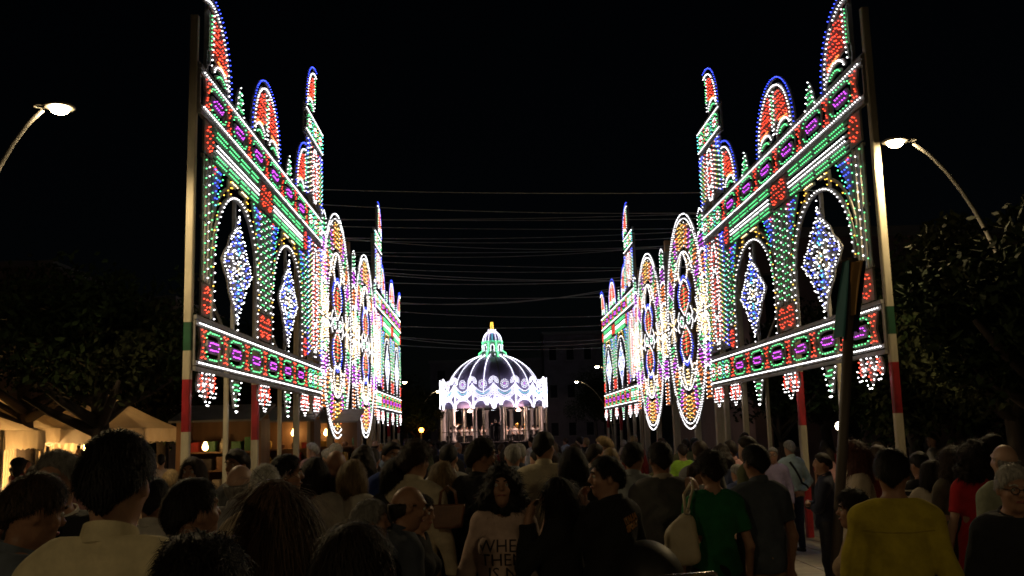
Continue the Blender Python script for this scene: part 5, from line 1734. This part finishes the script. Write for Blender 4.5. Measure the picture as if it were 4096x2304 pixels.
put(1128, 1118, 9.5, -6, S(tc=(.45, .45, .44), hair='short', hc='black', sk='b'), 'black-haired man with pale collar behind the fair-haired woman')
put(1290, 1118, 10.0, 0, S(tc=(.36, .42, .50), hair='short', hc='grey', sk='b'), 'grey-haired man in light blue shirt left of the tall cream shirt')
put(1305, 1116, 11.2, 0, S(tc=(.06, .07, .12), hair='short', hc='grey', sk='b'), 'grey-haired man in navy behind the light blue shirt')
put(1496, 1117, 10.8, -60, S(tc=(.05, .06, .10), cc=(.6, .5, .45), hair='short', hc='dark', sk='b', face=True), 'man in navy jacket in profile beyond the black bob')
put(1535, 1123, 9.6, 0, S(tc=(.12, .09, .08), hair='buzz', hc='blond', sk='c'), 'crop-haired fair head behind the black jacket with gold print')
put(405, 1143, 17.0, 20, S(sex='f', top='tee', tc=(.55, .42, .36), hair='short', hc='dark'), 'person in white top with orange panel before the white tent')
put(432, 1180, 12.0, -60, S(sex='f', top='loose', tc=(.40, .36, .28), hair='bob', hc='blond', face=True), 'fair-haired woman in light patterned top left of the cream post')
put(385, 1205, 4.8, 5, S(tc=(.55, .52, .48), hair='short', hc='black', sk='d'), 'man in off-white shirt right behind the white-shirted man')
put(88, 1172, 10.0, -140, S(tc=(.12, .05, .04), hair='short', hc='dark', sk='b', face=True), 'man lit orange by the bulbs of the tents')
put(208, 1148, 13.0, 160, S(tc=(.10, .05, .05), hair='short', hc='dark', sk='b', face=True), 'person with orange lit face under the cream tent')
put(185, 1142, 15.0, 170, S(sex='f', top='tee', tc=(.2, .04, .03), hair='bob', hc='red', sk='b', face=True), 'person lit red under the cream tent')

# accessories of the near people
TIEM = cloth((.17, .17, .16))
m = MB(); m.prism([(-.02, 1.44), (.02, 1.44), (.028, 1.40), (.045, 1.12), (0, 1.06), (-.045, 1.12), (-.028, 1.40)], .150, .158, TIEM); m.build('tie', suit)
for s_ in (-1, 1):
    m = MB(); m.prism([(s_ * .015, 1.46), (s_ * .07, 1.47), (s_ * .075, 1.36), (s_ * .012, 1.14)][::s_], .143, .149, cloth(WH)); m.build('shirt_front', suit)
STRAP = surf('beige_strap', (.42, .37, .27), .7, .15, 20)
for x0, x1 in ((-.10, -.13), (-.03, -.02), (.05, .08), (.10, .14)):
    me0 = lwo['top'].data
    bvh = BVHTree.FromPolygons([v.co.copy() for v in me0.vertices], [tuple(p.vertices) for p in me0.polygons])
    pts = []
    for t in np.linspace(0, 1, 14):
        x = x0 + (x1 - x0) * t; z = 1.43 - .33 * t
        h = bvh.ray_cast(Vector((x, -.6, z)), Vector((0, 1, 0)))
        if h[0]: pts.append((x, h[0].y - .006, z))
    if len(pts) > 3: MB().tube(pts, .011, STRAP, 6).build('top_strap', lw, smooth=True)
me0 = sto['top'].data
bvh = BVHTree.FromPolygons([v.co.copy() for v in me0.vertices], [tuple(p.vertices) for p in me0.polygons])
for z in np.arange(1.02, 1.42, .055):
    pts = []
    for a in np.linspace(0, 2 * math.pi, 40):
        d = Vector((math.cos(a), math.sin(a), 0)); h = bvh.ray_cast(d * .8 + Vector((0, 0, z)), -d)
        if h[0]: pts.append(tuple(h[0] + d * .001))
    MB().tube(pts, .009, cloth(WH), 4).build('white_stripe', st_)
me0 = mbo['top'].data
bvh = BVHTree.FromPolygons([v.co.copy() for v in me0.vertices], [tuple(p.vertices) for p in me0.polygons])
pts = []
for t in np.linspace(0, 1, 16):
    x, z = -.09 + .25 * t, 1.43 - .42 * t
    h = bvh.ray_cast(Vector((x, -.6, z)), Vector((0, 1, 0)))
    if h[0]: pts.append((x, h[0].y - .006, z))
MB().tube(pts, .018, cloth(BLK), 6).build('shoulder_strap', mb_)

def seam(root, target, pts2, r, mat, name):
    me0 = target.data; bvh = BVHTree.FromPolygons([v.co.copy() for v in me0.vertices], [tuple(p.vertices) for p in me0.polygons]); pts = []
    for x, z in pts2:
        h = bvh.ray_cast(Vector((x, -.6, z)), Vector((0, 1, 0)))
        if h[0]: pts.append((x, h[0].y - r * .35, z))
    if len(pts) > 2: MB().tube(pts, r, mat, 5).build(name, root, smooth=True)
seam(wm, wmo['top'], [(x, 1.335 + .25 * x * x) for x in np.linspace(-.19, .19, 24)], .0028, cloth((.62, .53, .33)), 'yoke_seam')
for s_ in (-1, 1):
    seam(wm, wmo['top'], [(s_ * (.178 + .02 * t), 1.40 - .30 * t) for t in np.linspace(0, 1, 14)], .0026, cloth((.62, .53, .33)), 'sleeve_seam')
seam(yb, ybo['top'], [(x, 1.335 + .25 * x * x) for x in np.linspace(-.18, .18, 24)], .0028, cloth((.42, .33, .03)), 'yoke_seam')
# bags
LEATHER = surf('brown_leather', (.22, .10, .055), .4, .25, 8, .2, 60)
CREAMB = surf('cream_bag_leather', (.55, .47, .33), .5, .15, 6, .2, 40)
def sdf_obj(name, F, mat, root):
    me = F.mesh(name); me.materials.append(mat)
    return mesh_obj(name, me, root)
p = at(1706, 1345, 6.55); ps = at(1742, 1217, 6.72)
bg_ = empty('shoulder_bag', (p.x, 6.55, p.z), 0, category='bag', label='cream leather shoulder bag hanging by the green T-shirt')
F = Field((-.3, -.2, -.25), (.3, .2, .25), .011)
F.cap((-.075, 0, -.13), (.075, 0, -.145), .055, .06, .05, flat=1.1); F.cap((-.035, 0, -.01), (.075, 0, -.03), .058, .058, .09, flat=1.2); F.cap((.01, 0, .06), (.07, 0, .05), .036, .036, .08, flat=1.2); F.cap((.05, 0, .10), (.07, 0, .1), .022, .022, .09, flat=1.2)
X, Y, Z = F.grid(); F.D += (.004 * np.sin(50 * X + 14 * Z) + .003 * np.sin(30 * Z + 20 * X)).astype(np.float32)
sdf_obj('bag_body', F, CREAMB, bg_)
d_ = Vector((ps.x - p.x, ps.y - p.y, ps.z - p.z))
MB().tube([(.055, -.01, .10), tuple(Vector((.06, -.03, .12)).lerp(d_, .5)), tuple(d_ + Vector((-.01, -.05, -.03))), tuple(d_ + Vector((.0, .02, .02))), tuple(d_ + Vector((.01, .10, .0))), (.07, .10, .25), (.06, .02, .10)], .010, CREAMB, 8).build('strap', bg_, smooth=True)
MB().tube([(.06 + .02 * math.cos(a), -.03, .15 + .02 * math.sin(a)) for a in np.linspace(0, 6.28, 12)], .005, STEEL, 6).build('buckle', bg_)
p = at(1128, 1300, 6.9)
hb = empty('handbag', (p.x, 6.9, p.z), math.radians(-8), category='bag', label='large brown leather handbag with two handles held by the fair-haired woman'); hb.scale = (.6, .6, .7)
m = MB(); m.add([(-.16, -.07, -.11), (.16, -.07, -.11), (.16, .07, -.11), (-.16, .07, -.11), (-.20, -.05, .12), (.20, -.05, .12), (.20, .05, .12), (-.20, .05, .12)],
                [(0, 3, 2, 1), (4, 5, 6, 7), (0, 1, 5, 4), (1, 2, 6, 5), (2, 3, 7, 6), (3, 0, 4, 7)], LEATHER); bo = m.build('bag_body', hb)
bv = bo.modifiers.new('bevel', 'BEVEL'); bv.width = .02; bv.segments = 3
for y in (-.045, .045):
    MB().tube([(-.10 + .0 * y, y, .12), (-.08, y, .24), (0, y, .30), (.08, y, .24), (.10, y, .12)], .009, LEATHER, 8).build('handle', hb, smooth=True)
# pushchair with black hood
p = at(1628, 1262, 5.9)
pc = empty('pushchair', (p.x, 5.9, 0), math.radians(20), category='pushchair', label='black pushchair hood and handle beside the gold-print jacket')
BLKF = surf('black_pushchair_fabric', (.02, .02, .022), .55, .2, 10); CHROME = surf('bright_tube_metal', (.6, .6, .6), .22, .1, 5, metal=.9)
F = Field((-.3, -.4, .5), (.3, .4, 1.25), .014); F.ell((0, .05, .95), (.22, .26, .25), .02); F.ell((0, .12, .86), (.20, .24, .22), 0, sub=True)
X, Y, Z = F.grid(); F.clip((.80 - Z) + 0 * X + 0 * Y); sdf_obj('hood', F, BLKF, pc)
m = MB(); m.box(-.2, .2, -.12, .30, .45, .52, BLKF); m.build('seat', pc)
for s_ in (-1, 1):
    MB().tube([(s_ * .24, -.32, 1.02), (s_ * .24, -.1, .75), (s_ * .24, .35, .14)], .014, CHROME, 8).build('frame_tube', pc, smooth=True)
    MB().tube([(s_ * .24, .2, .62), (s_ * .24, -.25, .12)], .014, CHROME, 8).build('frame_tube', pc, smooth=True)
    for yy in (-.26, .36):
        w = MB().tube([(s_ * .26, yy + .1 * math.cos(a), .11 + .1 * math.sin(a)) for a in np.linspace(0, 2 * math.pi, 18)], .016, BLKF, 8).build('wheel', pc, smooth=True)
        MB().tube([(s_ * .25, yy, .11), (s_ * .275, yy, .11)], .03, CHROME, 8).build('hub', w)
MB().tube([(-.24, -.32, 1.02), (-.2, -.36, 1.04), (.2, -.36, 1.04), (.24, -.32, 1.02)], .016, CHROME, 8).build('handle', pc, smooth=True)
# wire litter basket
p = at(1983, 1400, 5.6)
WIRE = surf('dark_wire', (.06, .06, .065), .5, .2, 8, metal=.5)
lb = empty('litter_basket', (p.x, 5.6, 0), 0, category='basket', label='dark round wire mesh litter basket on the paving')
m = MB()
for k in range(28):
    a = 2 * math.pi * k / 28
    m.tube([(.15 * math.cos(a), .15 * math.sin(a), .42), (.18 * math.cos(a), .18 * math.sin(a), .80)], .003, WIRE, 4)
for z in np.arange(.44, .8, .03):
    r = .15 + .03 * (z - .42) / .38
    m.tube([(r * math.cos(a), r * math.sin(a), z) for a in np.linspace(0, 2 * math.pi, 25)], .003, WIRE, 4)
m.build('wire_mesh', lb, kind='stuff')
MB().tube([(.185 * math.cos(a), .185 * math.sin(a), .8) for a in np.linspace(0, 2 * math.pi, 25)], .010, WIRE, 6).build('rim', lb)
MB().lathe([(.15, .40), (.15, .42)], WIRE, n=20).build('bottom', lb)
MB().tube([(0, .2, 0), (0, .2, .82)], .02, WIRE, 8).build('stand_post', lb)

# ------------------------------------------------------------------ crowd further back
KINDS = []
for i, (sex, hair, top, sleeve, arms) in enumerate([('m', 'short', 'shirt', 'long', ('down', 'down')), ('m', 'rim', 'shirt', 'short', ('front', 'front')), ('m', 'buzz', 'jacket', 'long', ('down', 'hip')),
        ('f', 'bob', 'tee', 'short', ('fold', 'fold')), ('f', 'wavy', 'loose', 'half', ('down', 'bag')), ('f', 'curly', 'dress', 'short', ('front', 'down')), ('m', 'fluffy', 'tee', 'short', ('behind', 'behind')), ('f', 'pony', 'tee', 'short', ('down', 'down'))]):
    KINDS.append(('crowd%d' % i, S(sex=sex, hair=hair, top=top, sleeve=sleeve, arms=arms, seed=i, hyaw=(0, 35, -20, 50, -45, 15, -60, 25)[i], hpitch=(0, 6, -6, 0, 8, -4, 0, 5)[i])))
TOPS = [('white', (.62, .60, .56)), ('black', (.02, .02, .024)), ('navy', (.03, .045, .11)), ('grey', (.2, .2, .21)), ('beige', (.42, .35, .24)), ('light blue', (.30, .38, .48)), ('dark red', (.22, .03, .03)), ('olive', (.12, .13, .07)), ('pink', (.45, .25, .25))]
HAIRS = [('dark', 'dark-haired'), ('black', 'black-haired'), ('brown', 'brown-haired'), ('grey', 'grey-haired'), ('white', 'white-haired'), ('blond', 'fair-haired')]
taken = [(o.location.x, o.location.y) for o in COL.objects if o.name.startswith('person') and o.parent is None]
posts_xy = [(XR + .1, 12.3), (XR + .1, 16.3), (XR + .1, 19.9), (XL - .1, 12.2), (XL - .1, 16.1)]
rs = random.Random(21); tries = 0; made = 0
def crowd_person(x, y, where, yaw):
    kname, sp0 = rs.choice(KINDS); tn, tc = rs.choice(TOPS); hk, hn = rs.choices(HAIRS, (5, 4, 4, 3, 2, 2))[0]
    sp = dict(sp0, tc=tc, hc=hk, sk=rs.choice('abcd'), lc=rs.choice([NVY, BLK, GRY, TAN]))
    noun = {'rim': 'balding %s man' % hn.replace('-haired', ''), 'buzz': 'crop-headed %s man' % hn}.get(sp0['hair'], hn + (' woman' if sp0['sex'] == 'f' else ' man'))
    lab = '%s in %s %s %s' % (noun, tn, {'shirt': 'shirt', 'jacket': 'jacket', 'tee': 'T-shirt', 'dress': 'dress', 'loose': 'blouse'}[sp0['top']], where)
    person(x, y, (rs.gauss(1.58, .06) if sp0['sex'] == 'f' else rs.gauss(1.70, .06)), yaw, sp, lab, 'people in the crowd', vox=.022, key=kname)
    taken.append((x, y))
for zone, cnt, (x0, x1, y0, y1), where in ((0, 58, (-3.1, 4.6, 9.5, 33), 'standing deep in the crowd before the bandstand'), (1, 9, (-9.5, -4.2, 14, 24), 'strolling between the tents and the lit facade'), (2, 16, (5.7, 13, 9, 22), 'standing under the dark trees behind the banner')):
    made = tries = 0
    while made < cnt and tries < 4000:
        tries += 1
        y = y0 + (y1 - y0) * rs.random() ** 1.1; x = x0 + (x1 - x0) * rs.random()
        if any((x - a) ** 2 + (y - b) ** 2 < .55 ** 2 for a, b in taken) or any((x - a) ** 2 + (y - b) ** 2 < .3 for a, b in posts_xy):
            continue
        if zone == 1 and (abs(x + 9.4) < 1.2 and abs(y - 18) < 1.2 or abs(x + 4.9) < 1.2 and abs(y - 19) < .9 or abs(x+5) < 1.2 and abs(y-21) < .9): continue
        crowd_person(x, y, where, rs.gauss(0, 35) if zone == 0 else rs.uniform(0, 360)); made += 1

# ------------------------------------------------------------------ orchestra on the bandstand
MUS = [('mus_a', S(seated=True, hair='short', top='shirt', sleeve='short', arms=('front', 'front'), lower='t')), ('mus_b', S(seated=True, sex='f', hair='bob', top='shirt', sleeve='short', arms=('trumpet', 'front'))), ('mus_c', S(seated=True, hair='short', top='shirt', sleeve='short', arms=('trumpet', 'trumpet')))]
BRASS = surf('brass', (.75, .45, .12), .22, .1, 5, metal=1.0)
CHAIRM = surf('black_chair', (.02, .02, .02), .5, .2, 5)
k = 0
for row, (R_c, n_) in enumerate(((3.9, 11), (2.9, 9))):
    for i in range(n_):
        a = math.radians(198 + (342 - 198) * i / (n_ - 1))
        if abs(a - math.radians(270)) < .16: continue
        x, y = BX + R_c * math.cos(a), BY + R_c * math.sin(a) + .6
        kn, sp0 = MUS[k % 3]
        yaw = math.degrees(math.atan2(BX - x, -(BY - 3 - y))) + rs.uniform(-15, 15)
        r, _ = person(x, y, 1.72, yaw + 180 if row else yaw, dict(sp0, tc=(.72, .66, .64), hc=rs.choice(['dark', 'black', 'brown', 'grey']), sk=rs.choice('abc'), lc=BLK), 'musician in white shirt seated in the orchestra on the bandstand', 'musicians on the bandstand', z=1.18 - .42 + .02, vox=.03, key=kn)
        k += 1
        c = empty('chair', (x, y, 1.18), r.rotation_euler.z, category='chair', label='black chair under a musician on the bandstand', group='orchestra chairs')
        MB().box(-.2, .2, -.2, .2, .40, .44, CHAIRM).build('seat', c); MB().box(-.2, .2, -.22, -.2, .5, .85, CHAIRM).build('backrest', c)
        for sx in (-.18, .18):
            for sy in (-.18, .18): MB().box(sx - .015, sx + .015, sy - .015, sy + .015, 0, .399, CHAIRM).build('leg', c)
tr_, _ = person(BX - 3.35, BY - 2.7, 1.76, -80, S(hair='short', tc=(.72, .66, .64), arms=('trumpet', 'trumpet'), lc=BLK, hc='dark'), 'musician in white shirt standing and playing a trumpet on the bandstand', z=1.18, vox=.028)
t = empty('trumpet', (BX - 3.35 + .42, BY - 2.7 + .05, 1.18 + 1.5), math.radians(0), category='trumpet', label='brass trumpet raised by the standing musician')
MB().tube([(-.3, 0, 0), (.1, 0, 0)], .015, BRASS, 8).build('tube', t); MB().tube([(.1, 0, 0), (.22, 0, 0), (.28, 0, 0)], .015, BRASS, 12, .07).build('bell', t)
MB().tube([(-.2, 0, -.06), (0, 0, -.06)], .012, BRASS, 6).build('valve_loop', t)
person(BX + .1, BY - 4.3, 1.80, 0, S(top='jacket', tc=(.02, .018, .035), hair='short', hc='grey', arms=('baton', 'baton')), 'conductor in dark suit with grey hair standing before the orchestra', z=1.18, vox=.028)
for i, (dx, dy) in enumerate(((1.9, -2.9), (2.6, -2.4), (4.2, -1.2))):
    t = empty('tuba', (BX + dx, BY + dy, 1.18 + 1.05), math.radians(20 * i), category='tuba', group='brass instruments on the bandstand', label='shiny brass horn held up among the seated musicians')
    MB().tube([(0, 0, -.3), (0, 0, .15), (0, .02, .3), (0, .03, .38)], .05, BRASS, 14, .2).build('bell', t, smooth=True)
    MB().tube([(.12 * math.cos(a), .02, -.15 + .2 * math.sin(a)) for a in np.linspace(0, 6.28, 18)], .03, BRASS, 8).build('tubing', t, smooth=True)
